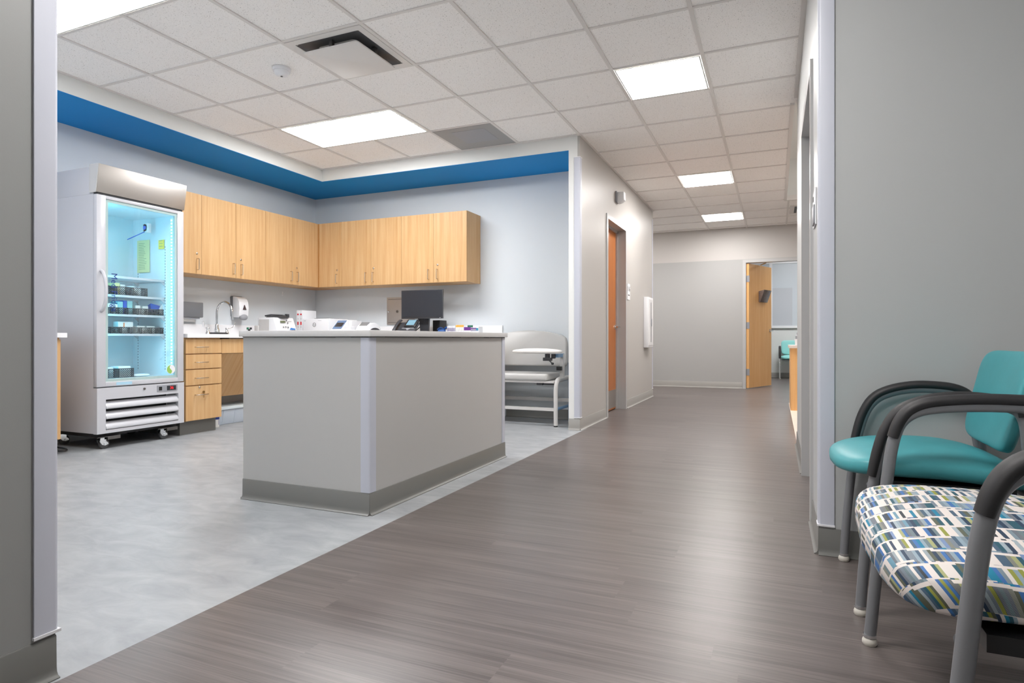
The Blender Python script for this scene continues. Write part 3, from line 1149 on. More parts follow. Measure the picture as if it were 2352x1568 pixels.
# worktop with sink cut-out
SY0, SY1, SX0, SX1 = 4.33, 4.76, -5.14, -4.80
WX = -4.69
r = thing('worktop', 'white L-shaped worktop with backsplash running along both walls', 'worktop', (XL, YB, .855))
m = MB()
m.box(XL + .001, WX, 3.785, SY0, .856, ZT).box(XL + .001, WX, SY1, YB - .001, .856, ZT)
m.box(XL + .001, SX0, SY0, SY1, .856, ZT).box(SX1, WX, SY0, SY1, .856, ZT)
m.box(WX, -2.74, YB - .635, YB - .001, .856, ZT)
m.build('slab', 'solid_white', r)
m = MB()
m.box(XL + .001, XL + .02, 3.785, YB - .001, ZT, .992).box(XL + .02, -2.74, YB - .02, YB - .001, ZT, .992)
m.build('backsplash', 'solid_white', r)
r = thing('worktop', 'short white worktop end showing at the gray guard, left of the fridge', 'worktop', (XL, 1.9, .855))
MB().box(XL + .001, WX, .97, 2.80, .856, ZT).build('slab', 'solid_white', r)
# sink bowl
m = MB()
m.box(SX0 + .001, SX0 + .006, SY0 + .001, SY1 - .001, .70, ZT).box(SX1 - .006, SX1 - .001, SY0 + .001, SY1 - .001, .70, ZT)
m.box(SX0 + .001, SX1 - .001, SY0 + .001, SY0 + .006, .70, ZT).box(SX0 + .001, SX1 - .001, SY1 - .006, SY1 - .001, .70, ZT)
m.box(SX0 + .001, SX1 - .001, SY0 + .001, SY1 - .001, .695, .70)
tag(m.build('sink_basin', 'steel'), 'steel sink basin set into the worktop under the gooseneck faucet', 'sink')

# faucet
fy, fx = 4.533, -5.20
r = thing('faucet', 'chrome gooseneck faucet with two wing handles', 'faucet', (fx, fy, ZT))
MB().box(fx - .03, fx + .03, 4.45, 4.645, ZT, ZT + .022, .006).build('deck_plate', 'charcoal', r)
m = MB()
m.lathe([(.028, .0), (.026, .03), (.018, .05), (.017, .075), (.012, .085)], (fx, fy, ZT + .02), 'z', 16)
arc = [(fx, fy, ZT + .09), (fx, fy, 1.105)]
for k in range(0, 13):
    a = PI - PI * k / 12
    arc.append((fx + .105 + .105 * math.cos(a), fy, 1.11 + .105 * math.sin(a)))
arc += [(fx + .214, fy, 1.04)]
m.tube(arc, .0105, 12)
m.lathe([(.013, 0), (.013, .03)], (fx + .214, fy, 1.03), 'z', 12)
m.build('spout', 'chrome', r)
for sg, yy in ((-1, 4.425), (1, 4.655)):
    m = MB()
    m.lathe([(.024, 0), (.022, .02), (.014, .03), (.012, .055), (.016, .06), (.012, .07)], (fx, yy, ZT), 'z', 14)
    m.tube([(fx, yy, ZT + .062), (fx + .01, yy + sg * .035, ZT + .064), (fx + .02, yy + sg * .062, ZT + .078), (fx + .026, yy + sg * .075, ZT + .105), (fx + .028, yy + sg * .08, ZT + .128)],
           [.006, .007, .011, .013, .010], 10, flat=(1, .5))
    m.build('wing_handle', 'chrome', r)

# soap dispenser
r = thing('soap_dispenser', 'white foam soap dispenser on the wall right of the faucet', 'soap dispenser', (XL, 4.885, 1.05))
MB().prism([(4.815, 1.29), (4.825, 1.302), (4.945, 1.302), (4.955, 1.29), (4.948, 1.085), (4.935, 1.075), (4.835, 1.075), (4.822, 1.085)], XL + .001, XL + .028, 'x').build('back_plate', 'gray_mid', r)
m = MB()
m.prism([(XL + .028, 1.075), (XL + .028, 1.298), (XL + .07, 1.293), (XL + .105, 1.268), (XL + .122, 1.235), (XL + .128, 1.17), (XL + .122, 1.09), (XL + .10, 1.072)], 4.822, 4.948, 'y', .008)
m.build('cover', 'white_plastic', r)
MB().prism([(4.865, 1.155), (4.885, 1.205), (4.89, 1.205), (4.912, 1.155)], XL + .124, XL + .132, 'x').build('window', 'brown_glass', r)
MB().pillow((XL + .112, 4.89, 1.076), (.028, .05, .032), .9, .9).build('push_bar', 'gray_plastic', r)

# paper towel dispenser
r = thing('towel_dispenser', 'gray metal paper towel dispenser on the wall beside the fridge', 'towel dispenser', (XL, 4.2, 1.02))
MB().box(XL + .001, XL + .10, 3.99, 4.40, 1.058, 1.205, .006).build('case', 'gray_mid', r)
MB().box(XL + .02, XL + .085, 4.0, 4.37, 1.040, 1.058).build('lip', 'gray_plastic', r)
MB().box(XL + .03, XL + .05, 4.02, 4.345, 1.015, 1.040).build('paper_towel', 'paper_white', r)

# wall hook
m = MB()
m.box(XL + .001, XL + .004, 5.558, 5.574, 1.35, 1.40)
m.tube([(XL + .004, 5.566, 1.372), (XL + .022, 5.566, 1.362), (XL + .026, 5.566, 1.376)], .003, 8)
tag(m.build('wall_hook', 'white_plastic'), 'small white hook on the left wall under the corner wall cabinets', 'hook')

# ------------------------------------------------------------------ fridge
FX = -4.70
fy0, fy1 = 3.015, 3.755
r = FR = thing('medical_fridge', 'tall white glass-door medicine fridge on casters', 'fridge', (-5.0, 3.385, 0))
m = MB()
bx0, bx1 = -5.315, -4.745
m.box(bx0, bx1, fy0 + .004, fy0 + .055, .478, 1.945)                   # left side
m.box(bx0, bx1, fy1 - .055, fy1 - .004, .478, 1.945)                   # right side
m.box(bx0, bx0 + .05, fy0 + .055, fy1 - .055, .478, 1.945)             # back
m.box(bx0, bx1, fy0 + .004, fy1 - .004, 1.945, 2.155, .004)            # top housing
m.box(bx0, bx1, fy0 + .055, fy1 - .055, 1.905, 1.945)
m.box(bx0, bx1, fy0 + .004, fy1 - .004, .40, .478)
m.box(bx0, bx1 - .12, fy0 + .004, fy1 - .004, .126, .40)
m.box(bx1 - .12, bx1, fy0 + .004, fy0 + .03, .126, .40).box(bx1 - .12, bx1, fy1 - .03, fy1 - .004, .126, .40)
m.build('body', 'fridge_white', r)
m = MB()
m.box(bx0 + .05, bx0 + .053, fy0 + .055, fy1 - .055, .479, 1.904).box(bx0 + .053, bx1 - .002, fy0 + .055, fy0 + .058, .479, 1.904)
m.box(bx0 + .053, bx1 - .002, fy1 - .058, fy1 - .055, .479, 1.904).box(bx0 + .053, bx1 - .002, fy0 + .058, fy1 - .058, 1.900, 1.904)
m.box(bx0 + .053, bx1 - .002, fy0 + .058, fy1 - .058, .479, .530)
# slotted shelf standards
SW = fy1 - .058
for xx in (-5.19, -4.845):
    for (ya, yb_) in ((SW - .006, SW), (fy0 + .058, fy0 + .064)):
        m.box(xx - .006, xx + .006, ya, yb_, .56, 1.70)
m.build('liner', 'fridge_inner', r)
for xx in (-5.19, -4.845):
    m = MB()
    for k in range(44):
        z = .58 + k * .0245
        m.box(xx - .003, xx + .003, SW - .0066, SW - .006, z, z + .011)
    m.build('slot_column', 'charcoal', r)
# header
m = MB()
m.prism([(bx1 + .001, 2.165), (bx1 + .001, 1.955), (-4.697, 1.955), (-4.664, 2.165)], fy0 - .004, fy1 + .004, 'y', .002)
hd = m.build('header_panel', 'steel', r)
m = MB()
m.prism([(bx1 - .03, 2.166), (bx1 - .03, 1.953), (-4.7, 1.953), (-4.667, 2.166)], fy0 - .008, fy0 - .0042, 'y')
m.build('header_end', 'enamel_gray', hd)
MB().box(bx1 + .001, FX - .004, fy0 + .01, fy1 - .01, 1.940, 1.954).build('header_gap', 'dark_recess', r)
# door
dx0 = bx1 + .006
oy0, oy1, oz0, oz1 = 3.084, 3.697, .516, 1.915
DO = thing('door', None, None, (dx0, 3.385, .478))
DO.parent = r
DO.location = W[DO] - W[r]
m = MB()
m.box(dx0, FX, fy0, oy0, .480, 1.940, .003).box(dx0, FX, oy1, fy1, .480, 1.940, .003)
m.box(dx0, FX, oy0 - .002, oy1 + .002, .480, oz0, .002).box(dx0, FX, oy0 - .002, oy1 + .002, oz1, 1.940, .002)
m.build('door_frame', 'fridge_white', DO)
m = MB()
gw = .022
m.box(dx0 + .012, FX - .008, oy0, oy0 + gw, oz0, oz1).box(dx0 + .012, FX - .008, oy1 - gw, oy1, oz0, oz1)
m.box(dx0 + .012, FX - .008, oy0 + gw, oy1 - gw, oz0, oz0 + gw).box(dx0 + .012, FX - .008, oy0 + gw, oy1 - gw, oz1 - gw, oz1)
m.build('gasket', 'gasket', DO)
# slightly bowed insulated pane
m = MB()
ny, nz = 16, 24
gv = []
for i in range(ny + 1):
    for j in range(nz + 1):
        u, v = i / ny, j / nz
        bow = .0035 * (1 - (2 * u - 1) ** 2) * (1 - (2 * v - 1) ** 2)
        gv.append(m.V((FX - .007 - bow, oy0 + u * (oy1 - oy0), oz0 + v * (oz1 - oz0))))
for i in range(ny):
    for j in range(nz):
        m.F([gv[i * (nz + 1) + j], gv[(i + 1) * (nz + 1) + j], gv[(i + 1) * (nz + 1) + j + 1], gv[i * (nz + 1) + j + 1]])
PANE = m.build('glass_pane', 'glass', DO)
# lettering reading downward
m = MB()
m.text('Med Fridge', .066, Matrix.Translation((FX - .0035, 3.150, 1.205)) @ FACE_PX @ Matrix.Rotation(-PI / 2, 4, 'Z'), .0008)
m.build('lettering', 'navy', DO)
# bow handle
hp = [(FX, 3.050, 1.365), (FX + .022, 3.050, 1.352), (FX + .044, 3.052, 1.30), (FX + .055, 3.054, 1.21), (FX + .044, 3.052, 1.12), (FX + .022, 3.050, 1.068), (FX, 3.050, 1.055)]
MB().tube(hp, [.013, .013, .012, .012, .012, .013, .013], 12, flat=(1, .8), smoothen=2).build('handle', 'fridge_white', DO)
# round leaf sticker and blue tape
st = MB()
st.lathe([(.039, 0), (.039, .001)], (FX - .0045, 3.636, .588), 'x', 28)
sk = st.build('sticker', 'white_plastic', DO)
st = MB()
pts = []
for k in range(13):
    a = PI / 2 + PI * k / 12
    pts.append((3.636 + .036 * math.cos(a) - .001, .588 + .036 * math.sin(a)))
for k in range(7):
    q = k / 6
    pts.append((3.636 + .012 * math.sin(q * 2 * PI) - .001, .552 + .072 * q))
st.prism(pts[:-1], FX - .0034, FX - .003, 'x')
st.build('leaf_mark', 'green_print', sk)
MB().box(FX, FX + .0008, 3.165, 3.292, .487, .509).build('tape', 'tape_blue', DO)
# lower front panel with grille
pz0, pz1 = .124, .472
gy0, gy1, gz0, gz1 = 3.082, 3.700, .150, .382
m = MB()
m.box(dx0, FX + .004, fy0, gy0, pz0, pz1).box(dx0, FX + .004, gy1, fy1, pz0, pz1)
m.box(dx0, FX + .004, gy0, gy1, pz0, gz0).box(dx0, FX + .004, gy0, gy1, gz1, pz1)
LPN = m.build('lower_panel', 'fridge_white', r)
MB().box(bx1 - .11, bx1 - .10, gy0, gy1, gz0, gz1).build('grille_back', 'dark_recess', LPN)
for k in range(3):
    z = gz0 + .004 + k * .078
    m = MB()
    m.prism([(FX + .006, z), (FX + .010, z + .006), (FX + .007, z + .018), (FX - .008, z + .042), (FX - .034, z + .056), (FX - .038, z + .052), (FX - .012, z + .036), (FX + .002, z + .014)], gy0 + .001, gy1 - .001, 'y')
    m.build('louver', 'fridge_white', LPN, sharp=60)
m = MB()
m.lathe([(.009, 0), (.009, .006)], (FX + .004, 3.392, .442), 'x', 14)
m.build('panel_lock', 'steel_dark', LPN)
m = MB()
m.box(FX + .004, FX + .008, 3.503, 3.690, .408, .460)
cp = m.build('control_panel', 'gray_plastic', LPN)
MB().box(FX + .008, FX + .010, 3.518, 3.545, .418, .448).build('rocker_switch', 'black', cp)
MB().box(FX + .008, FX + .009, 3.59, 3.675, .414, .452).build('display', 'screen', cp)
m = MB()
m.text('36', .034, Matrix.Translation((FX + .0095, 3.634, .433)) @ FACE_PX, .0004)
m.build('digits', 'red_led', cp)
# casters
for (cy, cx, fr) in ((3.10, -4.757, 1), (3.60, -4.757, 1), (3.10, -5.24, 0), (3.66, -5.24, 0)):
    ct = thing('caster', None, None, (cx, cy, 0))
    ct.parent = r
    ct.location = W[ct] - W[r]
    MB().lathe([(.030, -.014), (.0365, -.010), (.0375, 0), (.0365, .010), (.030, .014)], (cx, cy + .005, .0375), 'x', 24).build('wheel', 'rubber', ct)
    m = MB()
    m.prism([(cy - .032, .088), (cy - .036, .060), (cy - .02, .034), (cy + .005, .026), (cy + .03, .034), (cy + .028, .046), (cy + .012, .058), (cy + .012, .088)], cx + .016, cx + .019, 'x')
    m.prism([(cy - .032, .088), (cy - .036, .060), (cy - .02, .034), (cy + .005, .026), (cy + .03, .034), (cy + .028, .046), (cy + .012, .058), (cy + .012, .088)], cx - .019, cx - .016, 'x')
    m.box(cx - .019, cx + .019, cy - .032, cy + .012, .086, .092)
    m.lathe([(.009, 0), (.009, .004)], (cx + .019, cy + .005, .0375), 'x', 12)
    m.build('fork', 'chrome', ct)
    if fr:
        MB().box(cx - .04, cx + .04, cy - .07, cy + .11, .092, .097).box(cx + .036, cx + .04, cy + .012, cy + .11, .070, .092).build('mounting_bracket', 'steel_dark', ct)
MB().box(bx0 + .02, bx1 - .01, fy0 + .02, fy1 - .03, .097, .126).build('chassis', 'dark_recess', r)
# interior lights
m = MB()
for k in range(48):
    z = .58 + k * .0272
    m.box(bx1 - .029, bx1 - .023, fy1 - .064, fy1 - .0595, z, z + .009)
m.build('led_points', 'led_white', r)
m = MB()
m.box(bx1 - .042, bx1 - .010, fy1 - .0595, fy1 - .0582, .56, 1.88)
m.build('led_strip', 'led_soft', r)
m = MB()
m.box(bx1 - .030, bx1 - .008, fy0 + .0582, fy0 + .064, .56, 1.88)
m.build('led_strip', 'led_cyan', r)
# ceiling fan guard / probe inside
m = MB()
m.lathe([(.032, 0), (.036, .006), (.036, .014), (.030, .02)], (-4.98, 3.60, 1.80), 'y', 20)
m.box(-5.0, -4.95, 3.60, 3.64, 1.76, 1.84, .004)
fan = m.build('probe_housing', 'white_plastic', r)
m = MB()
m.lathe([(.018, -.002), (.018, 0)], (-4.98, 3.60, 1.80), 'y', 20)
m.tube([(-4.98, 3.60, 1.765), (-5.03, 3.57, 1.735), (-5.10, 3.53, 1.695)], .004, 8)
m.build('probe', 'med_blue', fan)
# wire shelves
SH = [1.352, 1.200, 1.045, .888]
for z in SH:
    m = MB()
    x0, x1 = bx0 + .075, -4.850
    y0, y1 = fy0 + .062, fy1 - .062
    m.box(x1 - .006, x1, y0, y1, z - .018, z).box(x0, x0 + .006, y0, y1, z - .012, z)
    m.box(x0, x1, y0, y0 + .006, z - .012, z).box(x0, x1, y1 - .006, y1, z - .012, z)
    n = 26
    for k in range(1, n):
        yy = y0 + (y1 - y0) * k / n
        m.box(x0, x1 - .004, yy - .0018, yy + .0018, z - .006, z - .001)
    for xx in (-5.19, -4.86):
        m.prism([(y1 + .004, z - .012), (y1 + .004, z - .05), (y1 - .002, z - .05), (y1 - .045, z - .012)], xx - .002, xx + .002, 'x')
    m.build('wire_shelf', 'fridge_white', r)


# ---- things kept in the fridge
def YX(u, x=-4.87):
    q = _ray(u, 700)
    return x * q.y / q.x


def fbin(u0, u1, z, label, h=.054, depth=.20, x1=-4.872):
    y0, y1 = YX(u0), YX(u1)
    y0 = max(y0, fy0 + .07)
    r_ = thing('storage_bin', label, 'bin', (x1 - depth / 2, (y0 + y1) / 2, z), 'black perforated bins in the fridge')
    m_ = MB()
    x0 = x1 - depth
    t = .0015
    m_.box(x1 - t, x1, y0, y1, z + .006, z + h - .006).box(x0, x0 + t, y0, y1, z + .006, z + h - .006)
    m_.box(x0, x1, y0, y0 + t, z + .006, z + h - .006).box(x0, x1, y1 - t, y1, z + .006, z + h - .006)
    m_.build('lattice_sides', 'perf', r_, smooth=False)
    m_ = MB()
    for (a, b2) in ((z + .0005, z + .005), (z + h - .006, z + h)):
        m_.box(x1 - .003, x1 + .001, y0, y1, a, b2).box(x0, x0 + .003, y0, y1, a, b2)
        m_.box(x0, x1, y0, y0 + .003, a, b2).box(x0, x1, y1 - .003, y1, a, b2)
    m_.box(x1 - .003, x1 + .001, y0, y0 + .005, z, z + h).box(x1 - .003, x1 + .001, y1 - .005, y1, z, z + h)
    m_.box(x0, x1, y0, y1, z + .0005, z + .002)
    m_.build('rim', 'perf_rim', r_, smooth=False)
    return y0, y1


def carton(y0, y1, z0, z1, label, m_='paper_white', x1=-4.90, dep=.10, name='medicine_box', marks=None, grp='cartons in the fridge'):
    o = MB().box(x1 - dep, x1, y0, y1, z0, z1, .001)
    r_ = tag(o.build(name, m_, smooth=False), label, 'carton' if name == 'medicine_box' else 'bag', grp)
    return r_


s1, s2, s3, s4, s5 = SH[0], SH[1], SH[2], SH[3], .530
row2 = [(249, 266, 'black lattice bin at the left end of the second fridge shelf'), (268, 304, 'wide black lattice bin in the middle of the second fridge shelf'), (307, 339, 'black lattice bin at the right end of the second fridge shelf row')]
for a, b_, lab in row2:
    fbin(a, b_, s2, lab, .070)
row3 = [(250, 258, 'first narrow black bin from the left on the third fridge shelf'), (259, 271, 'second black bin from the left on the third fridge shelf'),
        (273, 291, 'third black bin from the left on the third fridge shelf'), (294, 314, 'fourth black bin from the left on the third fridge shelf'),
        (318, 338, 'fifth black bin from the left on the third fridge shelf'), (342, 362, 'sixth black bin from the left on the third fridge shelf'),
        (365, 382, 'last black bin at the right end of the third fridge shelf')]
for a, b_, lab in row3:
    fbin(a, b_, s3, lab)
row4 = [(248, 253, 'sliver of a black bin at the left end of the fourth fridge shelf'), (255, 277, 'second black bin from the left on the fourth fridge shelf'),
        (279, 299, 'third black bin from the left on the fourth fridge shelf'), (303, 322, 'fourth black bin from the left on the fourth fridge shelf'),
        (325, 344, 'fifth black bin from the left on the fourth fridge shelf'), (348, 367, 'sixth black bin from the left on the fourth fridge shelf'),
        (370, 386, 'last black bin at the right end of the fourth fridge shelf')]
for a, b_, lab in row4:
    fbin(a, b_, s4, lab)
fbin(249, 267, s5 + .001, 'left black bin on the fridge floor', .075)
fbin(273, 308, s5 + .001, 'right black bin on the fridge floor', .075)
# contents
carton(YX(268), YX(281), s2 + .003, s2 + .100, 'pale yellow pack standing in the wide bin on the second fridge shelf', 'paper_yellow')
carton(YX(282), YX(293), s2 + .003, s2 + .088, 'white pack standing in the wide bin on the second fridge shelf')
m = MB()
m.pillow((-4.95, (YX(309) + YX(322)) / 2, s2 + .045), (.05, .042, .042), .9, .8)
tag(m.build('plastic_bag', 'bag'), 'crumpled clear bag in the right bin on the second fridge shelf', 'bag')
m = MB()
m.lathe([(.018, 0), (.018, .06), (.012, .07), (.012, .078)], (-4.94, YX(331), s2 + .003), 'z', 14)
tag(m.build('bottle', 'bag'), 'small clear bottle in the right bin on the second fridge shelf', 'bottle')
c3 = [(251, 262, .085, 'paper_white', 'leftmost white carton in the bins on the third fridge shelf'), (263, 276, .080, 'paper_white', 'second white carton in the bins on the third fridge shelf'),
      (277, 288, .105, 'med_teal', 'narrow pale teal carton left of the blue one on the third fridge shelf'), (289, 297, .115, 'med_blue', 'blue carton standing between teal and white on the third fridge shelf'),
      (298, 310, .112, 'med_teal', 'tall pale teal carton in the middle bin on the third fridge shelf'), (317, 328, .080, 'paper_white', 'white carton right of the tall teal one on the third fridge shelf'),
      (333, 346, .076, 'paper_white', 'wide white carton in the sixth bin on the third fridge shelf')]
for a, b_, hh, mm, lab in c3:
    carton(YX(a), YX(b_), s3 + .003, s3 + hh, lab, mm)
m = MB(RM((-4.93, YX(367), s3 + .06), ry=math.radians(-25), rx=math.radians(-14)))
m.box(-.02, .02, -.05, .04, -.03, .03, .001)
tag(m.build('medicine_box', 'med_blue', smooth=False), 'dark blue carton lying tilted on the right bins of the third fridge shelf', 'carton')
m = MB(RM((-4.895, YX(376), s3 + .062), rx=math.radians(-28)))
m.box(-.006, .006, -.018, .018, -.045, .045)
tag(m.build('medicine_box', 'paper_white', smooth=False), 'slim white carton leaning at the right end of the third fridge shelf', 'carton')
r_ = carton(YX(277), YX(311), s4 + .003, s4 + .098, 'wide white carton with an orange mark on the fourth fridge shelf', 'paper_white', dep=.06)
m = MB().box(-4.8999, -4.8993, YX(289), YX(291.5), s4 + .055, s4 + .09)
m.build('orange_mark', mat('orange print', (226, 120, 60), .6), r_)
carton(YX(249), YX(251), s4 + .003, s4 + .095, 'sliver of white carton at the left of the fourth fridge shelf')
carton(YX(321), YX(338), s4 + .003, s4 + .066, 'left of two flat white cartons on the fourth fridge shelf')
carton(YX(343), YX(361), s4 + .003, s4 + .066, 'right of two flat white cartons on the fourth fridge shelf')
carton(YX(250), YX(266), s5 + .003, s5 + .086, 'white carton in the left bin on the fridge floor')
carton(YX(275), YX(303), s5 + .003, s5 + .092, 'flat white carton in the right bin on the fridge floor', x1=-4.885)
m = MB()
m.pillow((-4.93, YX(330), s5 + .012), (.06, .085, .011), .9, .8)
tag(m.build('plastic_bag', 'bag'), 'flat clear bag lying on the fridge floor', 'bag')
# notices on the side liner
az0, az1 = on_y(330, 626, SW).z, on_y(330, 552, SW).z
ax0, ax1 = on_y(317, 590, SW).x, on_y(345, 590, SW).x
r_ = thing('paper_notice', 'long yellow printed notice taped inside the fridge', 'notice', ((ax0 + ax1) / 2, SW, az0))
MB().box(ax0, ax1, SW - .0075, SW - .006, az0, az1).build('sheet', 'paper_yellow', r_)
m = MB()
for k in range(16):
    z = az1 - .03 - k * (az1 - az0 - .06) / 15
    L = rr.uniform(.5, .8)
    m.box(ax0 + .02, ax0 + .02 + (ax1 - ax0 - .03) * L, SW - .008, SW - .0075, z, z + .0035)
m.build('print', 'ink', r_)
bx_0, bx_1 = on_y(366, 560, SW).x, on_y(379, 560, SW).x
bz0, bz1 = on_y(372, 572, SW).z, on_y(372, 551, SW).z
r_ = thing('sticky_note', 'small bright yellow note inside the fridge, upper right', 'note', ((bx_0 + bx_1) / 2, SW, bz0))
MB().box(bx_0, bx_1, SW - .0085, SW - .0068, bz0, bz1).build('sheet', 'note_yellow', r_)
m = MB()
for k in range(3):
    m.box(bx_0 + .01, bx_1 - .02, SW - .009, SW - .0085, bz0 + .02 + k * .025, bz0 + .025 + k * .025)
m.build('print', 'ink', r_)
# cord behind the fridge
m = MB()
m.tube([(-5.25, 2.93, .05), (-5.1, 2.96, .012), (-4.95, 2.95, .012), (-4.86, 2.90, .012), (-4.9, 2.86, .012)], .006, 8, smoothen=2)
tag(m.build('power_cord', 'black'), 'black cord on the floor under the left side of the fridge', 'cord')

# tub and spray can under the sink
r = thing('storage_tub', 'cloudy gray plastic tub on the floor of the knee space', 'tub', (-5.15, 4.7, 0))
m = MB()
m.prism([(4.37, 0), (5.02, 0), (5.06, .145), (4.34, .145)], -5.30, -5.0, 'x', .006)
for k in range(5):
    yy = 4.42 + k * .14
    m.tube([(-4.999, yy, .01), (-4.999, yy + .022, .14)], .004, 6)
m.build('tub_body', 'tub', r)
MB().box(-5.315, -4.985, 4.325, 5.075, .146, .176, .004).build('lid', 'bag', r)
pc = on_x(497, 975, -4.80)
r = thing('spray_can', 'blue and white spray can on the floor beside the drawer cabinet', 'can', (-4.93, 4.285, 0))
pc = Vector((-4.93, 4.285, 0))
r.location = pc
W[r] = pc
MB().lathe([(.030, 0), (.032, .004), (.032, .115)], pc, 'z', 20).build('can_body', 'paper_white', r)
m = MB()
m.lathe([(.0322, .075), (.0322, .118), (.026, .128), (.012, .132)], pc, 'z', 20)
m.build('can_top', 'navy', r)
m = MB()
for k in range(5):
    a = math.radians(-42)
    m.box(pc.x + .0318, pc.x + .0325, pc.y + .004, pc.y + .010, .026 + k * .010, .033 + k * .010)
m.build('print', 'navy', r)

# ------------------------------------------------------------------ worktop equipment
# centrifuge
r = thing('centrifuge', 'white benchtop centrifuge with dark lid and control panel', 'centrifuge', (-4.98, 5.14, ZT))
cx0, cx1, cy0, cy1, cz = -5.13, -4.855, 5.0, 5.29, 1.074
m = MB()
m.prism([(cx0, ZT + .008), (cx0, cz), (cx1 - .055, cz), (cx1 + .01, ZT + .02), (cx1 + .01, ZT + .008)], cy0, cy1, 'y', .006)
m.build('housing', 'white_plastic', r)
m = MB()
m.box(cx0 + .02, cx0 + .16, cy0 - .002, cy0, ZT + .03, cz - .02).box(cx0 - .03, cx0 + .02, cy0 - .02, cy0 + .0, ZT + .03, ZT + .10, .004)
m.build('side_panel', 'enamel_gray', r)
m = MB()
m.lathe([(.115, 0), (.115, .010), (.09, .02)], (-4.99, 5.14, cz), 'z', 32)
m.tube([(-5.09, 5.06, cz + .02), (-5.04, 5.10, cz + .032), (-4.95, 5.17, cz + .03), (-4.91, 5.22, cz + .02)], .008, 8)
m.box(-4.935, -4.905, 5.19, 5.23, cz + .005, cz + .042, .004)
m.build('lid', 'charcoal', r)
sl = math.atan2(.065, cz - ZT - .02)
pm = RM((cx1 - .012, 5.145, (cz + ZT) / 2 + .01), ry=-sl) @ FACE_PX


def pbox(mm, a0, a1, b0, b1, t0, t1):
    mm.M = pm
    mm.box(a0, a1, b0, b1, t0, t1)
    mm.M = Matrix.Identity(4)


m = MB()
pbox(m, -.075, -.005, .030, .052, .0, .004)
m.build('readout', 'lcd_green', r)
m = MB()
for a, b_ in ((-.06, -.03), (-.025, -.028), (.008, -.03), (.012, .048), (.02, .02)):
    pbox(m, a, a + .014, b_, b_ + .014, 0, .004)
m.build('buttons', 'gray_mid', r)
m = MB()
m.M = pm
m.prism([(.03, -.05), (.055, -.03), (.07, -.033), (.115, -.038), (.115, -.05)], 0, .003, 'z')
m.M = Matrix.Identity(4)
m.build('emblem', 'blue_print', r)
m = MB()
pbox(m, -.065, -.035, -.082, -.077, 0, .003)
pbox(m, .085, .12, -.066, -.058, 0, .003)
pbox(m, .03, .09, .045, .048, 0, .003)
m.build('print', 'text_gray', r)

# two white box files
for i in range(2):
    xa = -5.085 + i * .044
    lab = ['left of the two white box files with red spine labels in the corner', 'right of the two white box files with red spine labels, beside the printer'][i]
    r = thing('box_file', lab, 'box file', (xa + .02, 5.65, ZT), 'white box files')
    MB().box(xa, xa + .042, 5.535, 5.765, ZT, 1.174, .001).build('case', 'white_plastic', r)
    m = MB()
    m.box(xa + .010, xa + .032, 5.5335, 5.535, 1.118, 1.136).box(xa + .011, xa + .031, 5.5335, 5.535, 1.005, 1.042)
    m.build('red_label', 'red', r)
    m = MB()
    m.box(xa + .018, xa + .024, 5.5335, 5.535, 1.07, 1.08).box(xa + .018, xa + .026, 5.5335, 5.535, .975, .985).box(xa + .016, xa + .026, 5.5335, 5.535, .99, .995)
    m.build('print', 'text_light', r)

# printer
r = thing('printer', 'white laser printer on the back worktop', 'printer', (-4.8, 5.7, ZT))
qx0, qx1, qy0, qy1, qz = -4.99, -4.612, 5.53, 5.86, 1.075
MB().box(qx0, qx1, qy0 + .006, qy1, ZT + .002, qz, .006).build('housing', 'white_plastic', r)
MB().box(qx0 + .006, qx1 - .012, qy0, qy0 + .006, ZT + .03, qz - .012, .001).build('front_cover', 'solid_white', r)
m = MB()
# round emblem ring with two slanted letters
cxp, czp = (qx0 + qx1) / 2 - .02, 1.005
for k in range(24):
    a0, a1 = 2 * PI * k / 24, 2 * PI * (k + 1) / 24
    m.prism([(cxp + .019 * math.cos(a0), czp + .019 * math.sin(a0)), (cxp + .019 * math.cos(a1), czp + .019 * math.sin(a1)), (cxp + .024 * math.cos(a1), czp + .024 * math.sin(a1)), (cxp + .024 * math.cos(a0), czp + .024 * math.sin(a0))], qy0 - .001, qy0, 'y')
m.text('hp', .03, Matrix.Translation((cxp, qy0, czp)) @ FACE_NY @ Matrix(((1, .25, 0, 0), (0, 1, 0, 0), (0, 0, 1, 0), (0, 0, 0, 1))), .0008)
m.build('emblem', 'text_gray', r)
m = MB()
m.box(qx0 + .02, qx0 + .045, qy0 - .001, qy0, 1.048, 1.053).box(qx0 + .03, qx0 + .09, qy0 - .001, qy0, .938, .941).box(qx0 + .22, qx0 + .27, qy0 - .001, qy0, 1.05, 1.053)
m.build('print', 'text_light', r)
MB().box(qx0 + .10, qx0 + .30, qy0 + .08, qy1 - .06, qz, qz + .006).build('output_tray', 'charcoal', r)

# blood analyzer with blue touch screen
r = thing('analyzer', 'white benchtop analyzer with a slanted blue touch screen', 'analyzer', (-4.46, 5.7, ZT))
m = MB()
m.prism([(5.53, ZT), (5.53, .945), (5.655, 1.060), (5.80, 1.060), (5.80, ZT)], -4.595, -4.43, 'x', .008)
m.box(-4.43, -4.34, 5.56, 5.82, ZT, .985, .006)
m.box(-4.43, -4.37, 5.62, 5.80, .985, 1.05, .006)
m.build('housing', 'white_plastic', r)
am = Matrix.Translation((-4.515, 5.592, 1.004)) @ Matrix.Rotation(math.atan2(.115, .125), 4, 'X')
m = MB(am)
m.box(-.062, .062, -.07, .07, .0, .003)
m.build('screen', mat('blue gray touch screen', (108, 134, 170), .25), r)
m = MB(am)
m.box(-.050, .050, -.038, .030, .003, .004)
m.build('screen_window', 'charcoal', r)

